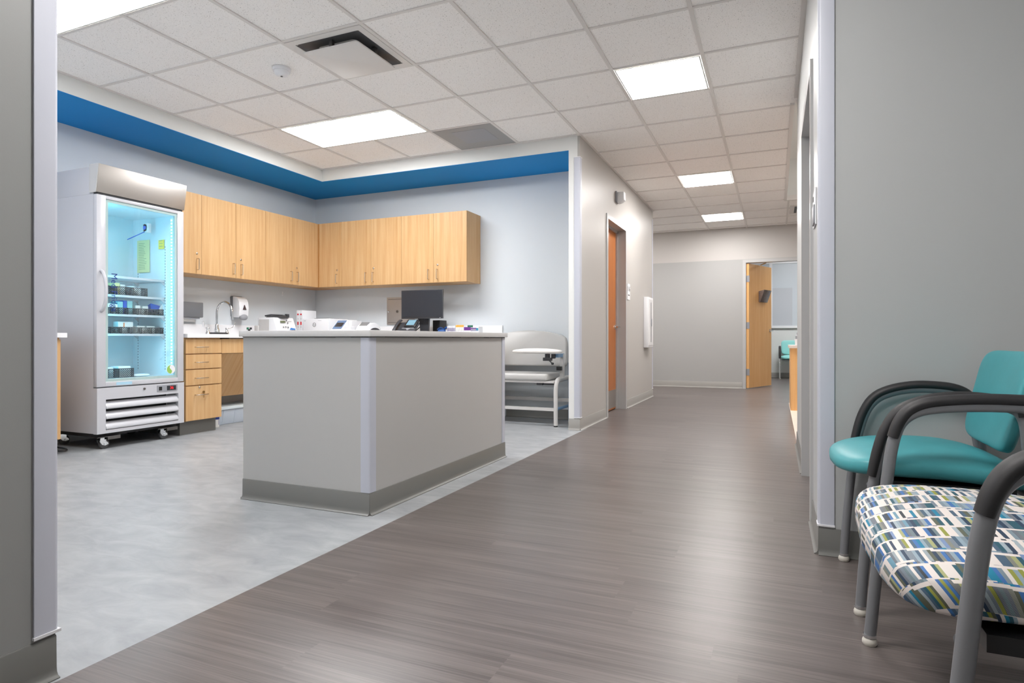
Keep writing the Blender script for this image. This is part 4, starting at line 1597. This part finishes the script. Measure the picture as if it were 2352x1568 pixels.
# small round-backed analyzer
r = thing('analyzer', 'small white arched analyzer with gray display left of the phone', 'analyzer', (-4.17, 5.65, ZT))
arcp = [(5.53, ZT)]
for k in range(13):
    a = PI - PI * k / 12
    arcp.append((5.665 + .135 * math.cos(a), .905 + .118 * math.sin(a)))
arcp.append((5.80, ZT))
MB().prism(arcp, -4.255, -4.095, 'x', .006).build('housing', 'white_plastic', r, sharp=55)
m = MB()
arc2 = [(5.56, ZT + .004)]
for k in range(13):
    a = PI - PI * k / 12
    arc2.append((5.675 + .115 * math.cos(a), .90 + .068 * math.sin(a)))
arc2.append((5.79, ZT + .004))
m.prism(arc2, -4.095, -4.092, 'x')
m.build('side_opening', 'charcoal', r)
m = MB(Matrix.Translation((-4.18, 5.598, 1.004)) @ Matrix.Rotation(math.radians(38), 4, 'X'))
m.box(-.052, .052, -.030, .034, .0, .006)
m.build('display', 'lcd_gray', r)
m = MB(Matrix.Translation((-4.17, 5.555, .962)) @ Matrix.Rotation(math.radians(58), 4, 'X'))
for a in (-.02, .005, .03):
    m.box(a, a + .010, -.006, .006, 0, .004)
m.build('buttons', 'gray_mid', r)

# desk phone
r = thing('desk_phone', 'black desk phone with a lit screen left of the monitor', 'phone', (-3.66, 5.66, ZT))
PMx = Matrix.Translation((-3.655, 5.575, ZT + .012)) @ Matrix.Rotation(math.radians(42), 4, 'X')
m = MB(PMx)
m.box(-.135, .125, -.01, .17, -.006, .012, .004)
m.M = Matrix.Identity(4)
m.prism([(5.60, ZT), (5.70, ZT + .105), (5.715, ZT + .105), (5.73, ZT)], -3.72, -3.60, 'x')
m.build('base', 'charcoal', r)
m = MB(PMx)
m.box(-.030, .115, .085, .205, .010, .026, .004)
m.build('screen_bezel', 'black', r)
m = MB(PMx)
m.box(-.012, .085, .110, .192, .026, .0275)
m.build('lit_screen', 'lcd', r)
m = MB(PMx)
m.prism([(-.05, .075), (.10, .075), (.10, .066), (.06, .064), (.03, .035), (.005, .064), (-.05, .066)], .012, .017, 'z')
m.build('trim', 'gray_plastic', r)
m = MB(PMx)
m.tube([(-.118, -.02, .022), (-.118, .01, .034), (-.118, .09, .042), (-.118, .165, .036), (-.118, .195, .02)], [.020, .021, .016, .021, .019], 12, flat=(1, .7), smoothen=2)
m.build('handset', 'charcoal', r)

# monitor
r = thing('monitor', 'black computer monitor switched off on the back worktop', 'monitor', (-3.54, 5.78, ZT))
m = MB()
m.box(-3.80, -3.277, 5.752, 5.768, 1.064, 1.378, .002)
m.box(-3.68, -3.40, 5.768, 5.785, 1.12, 1.30, .004)
m.build('bezel', 'charcoal', r)
MB().box(-3.793, -3.284, 5.7495, 5.752, 1.085, 1.371).build('screen', 'screen', r)
MB().box(-3.315, -3.305, 5.7490, 5.7518, 1.071, 1.075).build('power_light', 'white_plastic', r)
m = MB()
m.prism([(-3.62, 1.066), (-3.48, 1.066), (-3.49, ZT + .01), (-3.585, ZT + .01), (-3.60, 1.04)], 5.80, 5.83, 'y')
m.box(-3.565, -3.50, 5.785, 5.80, 1.08, 1.2)
m.box(-3.66, -3.42, 5.72, 5.93, ZT + .0, ZT + .012, .003)
m.build('stand', 'charcoal', r)
m = MB()
m.box(-3.515, -3.425, 5.945, 6.10, ZT, 1.052, .003)
tag(m.build('mini_computer', 'black'), 'small black computer case behind the monitor stand', 'computer')
m = MB()
m.tube([(-3.52, 5.86, 1.03), (-3.60, 5.84, .985), (-3.68, 5.86, .94), (-3.75, 5.90, ZT + .005)], .006, 8, smoothen=2)
m.tube([(-3.52, 5.87, 1.0), (-3.58, 5.85, .965), (-3.64, 5.87, .92), (-3.70, 5.92, ZT + .005)], .006, 8, smoothen=2)
tag(m.build('cable_bundle', 'black'), 'black cables drooping between phone and monitor stand', 'cables')

# recessed steel lock box in the wall
r = thing('wall_safe', 'steel lock box door set in the back wall behind the monitor', 'wall box', (-4.05, YB, 1.01))
m = MB()
m.box(-4.245, -3.86, YB - .012, YB - .001, 1.012, 1.335)
m.build('frame', 'steel', r)
MB().box(-4.222, -3.885, YB - .015, YB - .012, 1.038, 1.312).build('door', 'steel', r)
m = MB()
m.box(-4.225, -3.882, YB - .0155, YB - .0152, 1.309, 1.313).box(-4.225, -3.882, YB - .0155, YB - .0152, 1.037, 1.040)
m.build('door_gap', 'dark_recess', r)
m = MB()
m.lathe([(.004, 0), (.004, -.015), (.011, -.018), (.012, -.028), (.006, -.034)], (-4.205, YB - .015, 1.168), 'y', 14)
m.build('knob', 'chrome', r)
m = MB()
m.lathe([(.016, 0), (.016, -.006), (.012, -.008)], (-4.095, YB - .015, 1.168), 'y', 18)
m.build('lock', 'steel_dark', r)

# small vials left of the centrifuge
for i, (yy, xx, cap, lab) in enumerate(((4.855, -5.12, 'green_cap', 'small vial with green cap left of the centrifuge'), (4.895, -5.12, 'screen', 'small vial with dark blue cap next to the centrifuge'), (4.815, -5.06, 'black', 'short dark-capped vial at the left of the vial pair'))):
    q = thing('vial', lab, 'vial', (xx, yy, ZT), 'vials by the centrifuge')
    hh = .075 if i < 2 else .055
    MB().lathe([(.010, 0), (.010, hh - .02)], (xx, yy, ZT), 'z', 12).build('body', 'white_plastic', q)
    MB().lathe([(.012, hh - .02), (.012, hh), (.010, hh + .002)], (xx, yy, ZT), 'z', 12).build('cap', cap, q)

# blood tubes and rack
ry = 5.73
r = thing('tube_rack', 'white acrylic tube rack on the right end of the back worktop', 'rack', (-3.0, ry, ZT))
m = MB()
m.box(-3.20, -2.815, ry - .05, ry + .05, ZT, ZT + .006).box(-3.20, -2.815, ry - .05, ry + .05, ZT + .030, ZT + .034)
m.box(-2.816, -2.814, ry - .05, ry + .05, ZT, .972).box(-3.20, -3.196, ry - .05, ry + .05, ZT, .945)
m.build('rack_frame', 'white_plastic', r)


def tube_(x, y, top, body, cap, capr, caph, label, grp):
    q = thing('blood_tube', label, 'tube', (x, y, ZT), grp)
    MB().lathe([(.004, .036), (.0062, .040), (.0062, top - ZT - caph)], (x, y, ZT), 'z', 10).build('tube_body', body, q)
    MB().lathe([(capr, top - ZT - caph), (capr, top - ZT - .001), (capr * .8, top - ZT)], (x, y, ZT), 'z', 10).build('cap', cap, q)


sp_ = .0158
for k in range(6):
    tube_(-3.185 + k * sp_, ry - .03, .983, 'lilac', 'white_plastic', .0062, .022, 'white-capped lilac blood tube in the leftmost group of the rack', 'white-capped tubes')
for k in range(6):
    tube_(-3.083 + k * sp_, ry - .03, .990, 'paper_white', 'orange_cap', .0078, .022, 'orange-capped white blood tube in the middle group of the rack', 'orange-capped tubes')
for k in range(5):
    tube_(-2.985 + k * sp_, ry - .03, .968, 'paper_white', 'purple_cap', .0078, .034, 'purple-capped blood tube right of the orange-capped group', 'purple-capped tubes')
for k in range(4):
    tube_(-2.975 + k * sp_, ry + .03, .988, 'paper_white', 'green_cap', .0078, .022, 'green-capped blood tube in the back row of the rack', 'green-capped tubes')
for k in range(4):
    tube_(-2.905 + k * sp_, ry - .03, .960, 'lilac', 'purple_cap', .0066, .012, 'short purple-capped lilac blood tube near the right end of the rack', 'short purple-capped tubes')
for k in range(2):
    tube_(-2.843 + k * .014, ry - .03, .958, 'lilac', 'teal_cap', .0072, .024, 'teal-capped blood tube at the right end of the rack', 'teal-capped tubes')
m = MB()
m.tube([(-3.31, ry - .02, .945), (-3.285, ry - .03, .962), (-3.26, ry - .02, .96), (-3.245, ry - .02, .945), (-3.225, ry - .02, .953), (-3.205, ry - .03, .968)], .009, 10, flat=(1.6, .7), smoothen=2)
m.pillow((-3.26, ry - .02, .918), (.05, .03, .03), .8, .7)
tag(m.build('tourniquet_strap', 'blue_vinyl'), 'coiled dark blue rubber strap left of the blood tubes', 'strap')

# ------------------------------------------------------------------ blood draw chair
r = thing('blood_draw_chair', 'wide pale gray blood draw chair with arm pad by the pilaster', 'chair', (-2.35, 5.8, 0))
xa, xb_ = -2.78, -1.94
for x in (xa, xb_):
    s_ = thing('side_frame', None, None, (x, 5.8, 0))
    s_.parent = r
    s_.location = W[s_] - W[r]
    m = MB()
    m.tube([(x, 5.585, .012), (x, 5.585, .36), (x, 5.60, .41), (x, 5.635, .445), (x, 5.70, .455), (x, 6.02, .455)], .021, 12, flat=(1, 1))
    m.build('front_leg', 'enamel_gray', s_)
    MB().lathe([(.02, 0), (.02, .014)], (x, 5.585, 0), 'z', 12).build('foot_cap', 'black', s_)
    MB().tube([(x, 6.03, .0), (x, 6.03, .60)], .019, 10).build('rear_leg', 'enamel_blue_tint', s_)
    MB().tube([(x, 5.585, .165), (x, 6.03, .165)], .015, 8).build('side_rail', 'enamel_blue_tint', s_)
    MB().box(x - .018, x + .018, 5.76, 5.80, .45, .695).build('arm_post', 'enamel_gray', s_)
    MB().box(x - .014, x + .014, 5.62, 5.80, .665, .70).build('arm_rail', 'enamel_blue_tint', s_)
MB().box(xa, xb_, 5.575, 5.595, .150, .180).build('front_rail', 'enamel_gray', r)
MB().box(xa, xb_, 6.01, 6.04, .20, .235).build('rear_rail', 'enamel_gray', r)
MB().box(xa + .02, xb_ - .02, 5.58, 6.02, .418, .437).build('seat_frame', 'enamel_gray', r)
m = MB()
m.box(xa + .04, xb_ - .085, 5.565, 6.0, .437, .505, .022, 4)
m.build('seat', 'vinyl_gray', r)
m = MB()
pts = [(xa + .01, .57)]
x0b, x1b = xa + .0, xb_ - .015
pts = [(x0b + .03, .565), (x1b - .015, .565), (x1b, .60), (x1b + .002, .80), (x1b - .01, .852), (x1b - .06, .888)]
for k in range(1, 12):
    q = k / 12
    pts.append((x1b - .06 + (x0b + .06 - x1b + .06) * q, .888 + .046 * math.sin(PI * q)))
pts += [(x0b + .06, .888), (x0b + .01, .852), (x0b, .80), (x0b, .60)]
m.prism(pts, 5.955, 6.02, 'y', .014)
m.build('backrest', 'vinyl_gray', r, sharp=60)
m = MB()
m.box(-2.14, -2.08, 5.59, 5.64, .395, .418).box(-2.075, -1.96, 5.60, 5.63, .398, .412)
m.build('seat_bracket', 'charcoal', r)
ap = thing('arm_rest', None, None, (-2.12, 5.60, .65))
ap.parent = r
ap.location = W[ap] - W[r]
m = MB()
m.pillow((-2.135, 5.60, .722), (.252, .075, .02), .45, .6, dome=.012)
m.build('arm_pad', 'vinyl_light', ap)
MB().box(-2.05, -2.01, 5.58, 5.63, .66, .70, .004).box(-2.07, -1.99, 5.575, 5.635, .632, .664, .004).box(-1.99, -1.955, 5.59, 5.63, .655, .70, .004).build('pivot', 'charcoal', ap)
m = MB()
m.tube([(-2.0, 5.57, .636), (-1.975, 5.57, .615)], .006, 8)
m.pillow((-1.968, 5.57, .608), (.014, .012, .012), .9, .9)
m.build('locking_knob', 'black', ap)
MB().box(-1.975, -1.925, 5.70, 5.74, .535, .575, .003).build('height_clamp', 'black', ap)
m = MB()
m.lathe([(.026, 0), (.026, .014), (.018, .018)], (xb_ + .021, 5.95, .53), 'x', 18)
m.build('tilt_knob', 'black', r)


# ------------------------------------------------------------------ guest chairs
def guest_chair(label, ox, oy, width, frame_pts, pad_pts, seat_mat, back_mat, crown, seat_z, group=None, name='guest_chair', leg_mat='chair_gray', back=True, seat_in=.015, hz=.036, e1=.44, e2=.56, taper=.0):
    """faces -X; ox: front foot x; oy: centre y; width between leg centres"""
    r_ = thing(name, label, 'chair', (ox + .24, oy, 0), group)
    for sg in (1, -1):
        y = oy + sg * width / 2
        s_ = thing('side_frame', None, None, (ox + .24, y, 0))
        s_.parent = r_
        s_.location = W[s_] - W[r_]
        n0 = frame_pts.index('front_end')
        n1 = frame_pts.index('arm_end')
        full = [Vector((ox + q[0], y, q[1])) for q in frame_pts if not isinstance(q, str)]
        ka, kb = full[n0 - 1].copy(), full[n1 - 2].copy()
        for _ in range(2):
            nf = [full[0]]
            for i in range(len(full) - 1):
                nf += [full[i].lerp(full[i + 1], .25), full[i].lerp(full[i + 1], .75)]
            full = nf + [full[-1]]
        ia = min(range(len(full)), key=lambda i: (full[i] - ka).length)
        ib = min(range(len(full)), key=lambda i: (full[i] - kb).length)
        fp, rp = full[:1], full[-1:]
        for nm, i0, i1 in (('leg', 0, ia), ('arm_tube', ia, ib), ('leg', ib, len(full) - 1)):
            MB().tube(full[i0:i1 + 1], .0150, 14, cap=False, pre=full[i0 - 1] if i0 else None, post=full[i1 + 1] if i1 + 1 < len(full) else None).build(nm, leg_mat, s_)
        for q in (fp[0], rp[-1]):
            m_ = MB()
            m_.lathe([(.0165, .022), (.0165, .030)], (q[0], q[1], 0), 'z', 16)
            gl = m_.build('collar', 'chrome', s_)
            m_ = MB()
            m_.lathe([(.016, 0), (.019, .005), (.019, .012), (.0155, .020), (.012, .023)], (q[0], q[1], 0), 'z', 16)
            m_.build('foot', 'foot', s_)
        pp = [(ox + a, y, z) for a, z in pad_pts]
        rad = [.021] * len(pp)
        rad[0] = .019
        MB().tube(pp, rad, 14, flat=(1.12, .72), up=(0, 0, 1), smoothen=2).build('arm_pad', 'black_soft', s_)
    # under-seat frame
    m_ = MB()
    y0, y1 = oy - width / 2, oy + width / 2
    m_.box(ox + .07, ox + .40, y0 + .045, y1 - .045, seat_z - hz - .035, seat_z - hz - .006)
    m_.build('seat_pan', 'black', r_)
    m_ = MB()
    for a, z in ((.025, seat_z - .05), (.41, seat_z - .06)):
        m_.tube([(ox + a, y0, z), (ox + a + .03, y0 + .06, z - .005), (ox + a + .03, y1 - .06, z - .005), (ox + a, y1, z)], .010, 10)
    m_.build('cross_rail', leg_mat, r_)

    def warp(p, hw_=width / 2 - seat_in):
        t = (p.y / hw_)
        x = p.x
        if p.x < 0:
            x = p.x * (1 + .13 * (1 - t * t))          # bowed front edge
        z = p.z - .030 * max(0, p.x / .24) ** 2 - .012 * max(0, -p.x / .24) ** 3
        return Vector((x, p.y * (1 - taper * (p.x + .245) / .49), z))
    m_ = MB()
    m_.pillow((ox + .21, oy, seat_z), (.245, width / 2 - seat_in, hz), e1, e2, dome=crown, nu=56, nv=20, warp=warp)
    m_.build('seat', seat_mat, r_, sharp=80)
    if back:
        bm_ = Matrix.Translation((ox + .43, oy, .655)) @ Matrix.Rotation(math.radians(13), 4, 'Y')

        def bw(p):
            x = p.x + .03 * (p.y / (width / 2)) ** 2 * -1
            k = 1.0 + .02 * (p.z / .15)
            y = p.y * k
            return Vector((x, y, p.z))
        m_ = MB(bm_)
        m_.pillow((0, 0, 0), (.026, width / 2 - .03, .155), .6, .34, nu=56, nv=22, warp=bw)
        # pillow is flattest along z; rotate the naming instead of the mesh
        m_.build('backrest', back_mat, r_, sharp=80)
        for sg in (1, -1):
            m_ = MB()
            y = oy + sg * (width / 2 - .02)
            m_.tube([(ox + .44, oy + sg * (width / 2 - .01), .40), (ox + .425, y, .50), (ox + .452, y - sg * .02, .62), (ox + .475, y - sg * .03, .70)], .011, 10, smoothen=1)
            m_.build('back_post', leg_mat, r_)
    return r_


FO = .24
frame1 = [(0, .02), (.012, .20), (.030, .38), 'front_end', (.045, .47), (.070, .57), (.105, .622), (.16, .650), (.23, .664), (.30, .664), (.36, .656), 'arm_end', (.395, .640), (.408, .60), (.412, .52), (.435, .40), (.47, .20), (.50, .02)]
pad1 = [(.030, .43), (.043, .50), (.062, .57), (.097, .633), (.155, .664), (.23, .680), (.30, .679), (.355, .672), (.392, .652), (.400, .63)]
guest_chair('teal vinyl guest chair with black arms in the gray wall corner', FO, 2.405, .50, frame1, pad1, 'teal', 'teal', .030, .452, 'guest chairs by the gray wall')
frame2 = [(0, .02), (.018, .22), (.045, .50), 'front_end', (.058, .58), (.075, .625), (.110, .652), (.16, .664), (.25, .672), (.34, .672), (.40, .668), 'arm_end', (.435, .650), (.45, .60), (.455, .50), (.47, .38), (.49, .20), (.51, .02)]
pad2 = [(.055, .578), (.066, .615), (.086, .650), (.120, .672), (.165, .682), (.25, .690), (.34, .690), (.40, .686), (.44, .672)]
guest_chair('extra-wide guest chair with block-patterned cloth seat, nearest the camera', FO, 1.555, .80, frame2, pad2, 'pattern', 'pattern', .022, .428, 'guest chairs by the gray wall', back=True, seat_in=.03, hz=.046, e1=.30, e2=.42, taper=.10)

# the aqua chair in the far room
far = guest_chair('aqua guest chair seen through the open door', 0.0, 0.0, .50, frame1, pad1, 'teal_far', 'teal_far', .020, .452, name='guest_chair', leg_mat='chrome')
far.location = (.335, 14.22, 0)
far.rotation_euler = (0, 0, PI / 2)

# ------------------------------------------------------------------ far room window
r = thing('window_1', 'interior window in the far room beyond the open door', 'window', (.3, 14.6, 1.1), kind='structure')
y_ = 14.6
zl, zh = on_y(1800, 748, y_).z, on_y(1800, 605, y_).z
xm = on_y(1770.5, 700, y_).x
m = MB()
m.box(xm - .03, xm + .03, y_ - .04, y_ + .02, zl, zh)
m.box(-1.25, 2.25, y_ - .04, y_ + .02, zh, zh + .06).box(-1.25, 2.25, y_ - .05, y_ + .02, zl - .05, zl).box(2.2, 2.25, y_ - .04, y_ + .02, zl, zh).box(-1.25, -1.2, y_ - .04, y_ + .02, zl, zh)
m.build('window_frame', 'solid_white', r)
MB().box(xm + .03, 2.2, y_ - .012, y_ - .004, zl, zh).box(-1.2, xm - .03, y_ - .012, y_ - .004, zl, zh).build('shaded_pane', 'shade', r)
xs0, xs1 = on_y(1774, 700, y_).x, on_y(1820, 700, y_).x
MB().box(xs0, xs1, y_ - .014, y_ - .0122, zl + .01, on_y(1800, 661, y_).z).build('lower_panel', 'pane_reflection', r)  # darker rectangle is a board's reflection painted onto the pane

# ------------------------------------------------------------------ nurse station desk
r = thing('station_desk', 'maple desk end with pale top at the nurse station', 'desk', (.7, 8.3, 0))
MB().box(XR + .005, 1.3, 7.95, 8.65, 0, .735).build('end_panel', 'door_far', r)
MB().box(XR - .012, 1.3, 7.93, 8.67, .735, .768).build('desktop', 'floor_pale', r)
m = MB()
cxx = on_y(1833, 780, 8.05).x
q = thing('cup', 'small white cup with gray lid on the nurse station desk', 'cup', (cxx, 8.05, .768))
MB().lathe([(.032, 0), (.038, .075)], (cxx, 8.05, .768), 'z', 16).build('cup_body', 'white_plastic', q)
MB().lathe([(.030, .075), (.030, .11), (.016, .125), (.016, .15)], (cxx, 8.05, .768), 'z', 14).build('lid', 'gray_plastic', q)

# ------------------------------------------------------------------ wall devices
r = thing('wall_speaker', 'beige wall speaker box above the hall door', 'speaker', (XH, 6.9, 2.39))
MB().box(XH + .001, XH + .02, 6.83, 6.965, 2.395, 2.515, .003).build('back_plate', 'gray_plastic', r)
m = MB()
m.prism([(XH + .02, 2.385), (XH + .02, 2.508), (XH + .095, 2.505), (XH + .095, 2.415), (XH + .05, 2.39)], 6.85, 6.945, 'y', .003)
m.build('housing', 'white_plastic', r)

r = thing('room_sign', 'white room number sign beside the hall door', 'sign', (XH, 7.5, 1.32))
MB().box(XH + .001, XH + .007, 7.43, 7.575, 1.325, 1.52).build('plate', 'white_plastic', r)
m = MB()
m.text('116', .085, Matrix.Translation((XH + .0075, 7.502, 1.455)) @ FACE_PX, .001)
m.build('lettering', 'text_gray', r)
MB().box(XH + .007, XH + .0085, 7.46, 7.545, 1.375, 1.388).build('underline_bar', 'text_gray', r)

r = thing('extinguisher_cabinet', 'white semi-recessed extinguisher cabinet at the hall wall end', 'cabinet', (XH, 8.63, .72))
MB().box(XH + .001, XH + .064, 8.452, 8.815, .725, 1.420, .004).build('case', 'white_plastic', r)
m = MB()
m.box(XH + .064, XH + .068, 8.47, 8.80, .76, 1.39)
m.build('door', 'solid_white', r)
m = MB()
m.box(XH + .068, XH + .0695, 8.62, 8.66, .80, 1.35)
m.build('window_slot', 'gray_mid', r)
MB().box(XH + .068, XH + .080, 8.615, 8.665, 1.02, 1.12, .003).build('handle', 'gray_plastic', r)

r = thing('room_sign', 'white sign plates on the hall side of the right wall', 'sign', (XR, 2.98, 1.33))
MB().box(XR - .006, XR - .001, 2.90, 3.05, 1.335, 1.49).build('plate', 'white_plastic', r)
MB().box(XR - .008, XR - .006, 3.0, 3.03, 1.45, 1.47).build('pictogram', 'text_gray', r)
MB().box(XR - .012, XR - .006, 2.905, 3.0, 1.34, 1.42, .002).build('insert_holder', 'gray_plastic', r)


# ------------------------------------------------------------------ ceiling fixtures
def troffer(i0, i1, j0, label, m_, zz=ZC, raised=False):
    x0, x1, y0, y1 = GX + i0 * T, GX + i1 * T, GY + j0 * T, GY + (j0 + 1) * T
    r_ = thing('ceiling_light', label, 'ceiling light', ((x0 + x1) / 2, (y0 + y1) / 2, zz), 'recessed ceiling lights')
    e = .016
    f_ = MB()
    w_ = .010
    f_.box(x0 + e, x1 - e, y0 + e, y0 + e + w_, zz - .004, zz + .003).box(x0 + e, x1 - e, y1 - e - w_, y1 - e, zz - .004, zz + .003)
    f_.box(x0 + e, x0 + e + w_, y0 + e + w_, y1 - e - w_, zz - .004, zz + .003).box(x1 - e - w_, x1 - e, y0 + e + w_, y1 - e - w_, zz - .004, zz + .003)
    f_.build('frame', 'white_paint', r_)
    d_ = MB()
    d_.box(x0 + e + w_, x1 - e - w_, y0 + e + w_, y1 - e - w_, zz - .0035, zz + .003)
    d_.build('diffuser', m_, r_)
    return r_


troffer(-3, -1, -2, 'long ceiling light in front of the maple wall cabinets', 'lamp_cool')
troffer(-3, -1, -6, 'bright ceiling light at the upper left edge, near the gray guard', 'lamp_cool_low')
la = troffer(2, 3, -2, 'largest square ceiling light in the hall, with tiny red indicator', 'lamp_warm')
x0, y0 = GX + 2 * T, GY - 2 * T
MB().lathe([(.004, 0), (.004, .002)], (x0 + .02, y0 + .21, ZC - .003), 'z', 10).build('indicator', 'red_led', la)
MB().box(x0 + .018, x0 + .034, y0 + .25, y0 + .31, ZC - .003, ZC).build('sensor', 'gray_mid', la)
troffer(2, 3, 3, 'middle square ceiling light in the hall', 'lamp_warm')
troffer(2, 3, 7, 'farthest square ceiling light in the hall, near the far wall', 'lamp_warm')
troffer(2, 3, -7, 'unseen fill light added in the ceiling over the near end of the hall', 'lamp_fill_near')  # out of view, added to brighten the right wall, chairs and counter
troffer(1, 3, -11, 'unseen fill light added in the hall ceiling behind the camera', 'lamp_fill_rear')  # out of view, added as frontal fill for the gray right wall
# added station fill light; far room and side hall lights
r = thing('ceiling_light', 'unseen fill light added in the raised nurse station ceiling', 'ceiling light', (2.2, 7.2, ZC + .5), 'recessed ceiling lights')
MB().box(1.9, 2.5, 6.5, 7.9, ZC + .53, ZC + .545).build('diffuser', 'lamp_fill_station', r)  # out of view, added to light the desk and lift the hall ceiling
r = thing('ceiling_light', 'ceiling light in the far room beyond the open door', 'ceiling light', (.6, 12.9, ZC - .02), 'recessed ceiling lights')
MB().box(.0, 1.2, 12.5, 13.1, ZC - .012, ZC - .001).build('diffuser', 'lamp_far', r)
r = thing('ceiling_light', 'ceiling light in the side hall left of the far wall', 'ceiling light', (-3.2, 10.1, ZC), 'recessed ceiling lights')
MB().box(-3.5, -2.9, 9.8, 10.4, ZC - .004, ZC + .004).build('diffuser', 'lamp_warm', r)

# air diffuser with floating plate
x0, x1, y0, y1 = GX - T, GX, GY - 4 * T, GY - 3 * T
r = thing('air_diffuser', 'square ceiling air diffuser with a dropped flat plate', 'vent', ((x0 + x1) / 2, (y0 + y1) / 2, ZC))
m = MB()
e = .014
o_ = .06
m.box(x0 + e, x1 - e, y0 + e, y0 + o_, ZC - .004, ZC + .004).box(x0 + e, x1 - e, y1 - o_, y1 - e, ZC - .004, ZC + .004)
m.box(x0 + e, x0 + o_, y0 + o_, y1 - o_, ZC - .004, ZC + .004).box(x1 - o_, x1 - e, y0 + o_, y1 - o_, ZC - .004, ZC + .004)
m.build('frame', 'tbar', r)
cxx, cyy = (x0 + x1) / 2, (y0 + y1) / 2


def rsq(h, rad, z):
    P = []
    for qx, qy, a0 in ((1, 1, 0), (-1, 1, 90), (-1, -1, 180), (1, -1, 270)):
        for k in range(6):
            a = math.radians(a0 + 90 * k / 5)
            P.append((cxx + qx * (h - rad) + rad * math.cos(a), cyy + qy * (h - rad) + rad * math.sin(a), z))
    return P


m = MB()
rings = [[m.V(p) for p in rsq(h_, rd, z_)] for h_, rd, z_ in ((.252, .06, ZC - .004), (.225, .05, ZC + .0052), (.150, .03, ZC + .0054))]
for A, B in zip(rings, rings[1:]):
    for k in range(len(A)):
        m.F([A[k], A[(k + 1) % len(A)], B[(k + 1) % len(B)], B[k]])
m.build('throat', mat('dark duct gray', (84, 86, 90), .5, .3), r)
m = MB()
PZ = ZC - .050
m.prism([(p[0], p[1]) for p in rsq(.212, .02, 0)], PZ, PZ + .008, 'z', .002)
m.build('plate', 'tbar', r)
for (ax, ay) in ((.19, 0), (-.19, 0), (0, .19), (0, -.19)):
    MB().box(cxx + ax - .012, cxx + ax + .012, cyy + ay - .012, cyy + ay + .012, PZ + .008, ZC + .005).build('hanger', 'steel_dark', r)

# return grille
x0, x1, y0, y1 = GX - T, GX, GY - T, GY
r = thing('return_grille', 'gray perforated return air grille by the fascia corner', 'vent', ((x0 + x1) / 2, (y0 + y1) / 2, ZC))
m = MB()
m.box(x0 + .013, x1 - .013, y0 + .013, y1 - .02, ZC - .002, ZC + .003)
m.build('face', 'grille_plain', r)
m = MB()
m.box(x0 + .16, x1 - .12, y0 + .10, y1 - .18, ZC - .0035, ZC - .002)
m.build('collar', 'gray_plastic', r)

# smoke detector
c_ = Vector((-3.165, 3.30, 0))
r = thing('smoke_detector', 'round white smoke detector on a ceiling tile', 'smoke detector', (c_.x, c_.y, ZC))
MB().lathe([(.062, ZC + .004), (.062, ZC - .012), (.058, ZC - .018)], (c_.x, c_.y, 0), 'z', 28).build('base', 'white_plastic', r)
MB().lathe([(.050, ZC - .018), (.048, ZC - .034), (.036, ZC - .046), (.012, ZC - .050)], (c_.x, c_.y, 0), 'z', 28).build('sensor_head', 'white_plastic', r)
MB().lathe([(.008, ZC - .049), (.008, ZC - .054)], (c_.x, c_.y, 0), 'z', 12).build('lens', 'gray_mid', r)

# far vent at the end of the hall ceiling
r = thing('air_diffuser', 'small ceiling air diffuser near the far wall at right', 'vent', (.47, 9.85, ZC))
m = MB()
m.box(.19, .78, 9.55, 10.14, ZC - .003, ZC + .004)
m.build('frame', 'tbar', r)
m = MB()
m.box(.25, .72, 9.61, 10.08, ZC - .006, ZC - .0031)
m.build('throat', 'charcoal', r)
MB().box(.28, .69, 9.64, 10.05, ZC - .045, ZC - .037).build('plate', 'tbar', r)

# ------------------------------------------------------------------ world and view
wd = bpy.data.worlds.new('world')
scene.world = wd
wd.use_nodes = True
wd.node_tree.nodes['Background'].inputs[0].default_value = (.8, .85, .9, 1)
wd.node_tree.nodes['Background'].inputs[1].default_value = 0.0
vs = scene.view_settings
vs.view_transform = 'Standard'
vs.look = 'None'
vs.gamma = 1.0
vs.use_curve_mapping = False
vs.exposure = 1.70
scene.cycles.use_denoising = True
scene.cycles.max_bounces = 14
scene.cycles.diffuse_bounces = 8
scene.cycles.glossy_bounces = 6
scene.cycles.transparent_max_bounces = 24
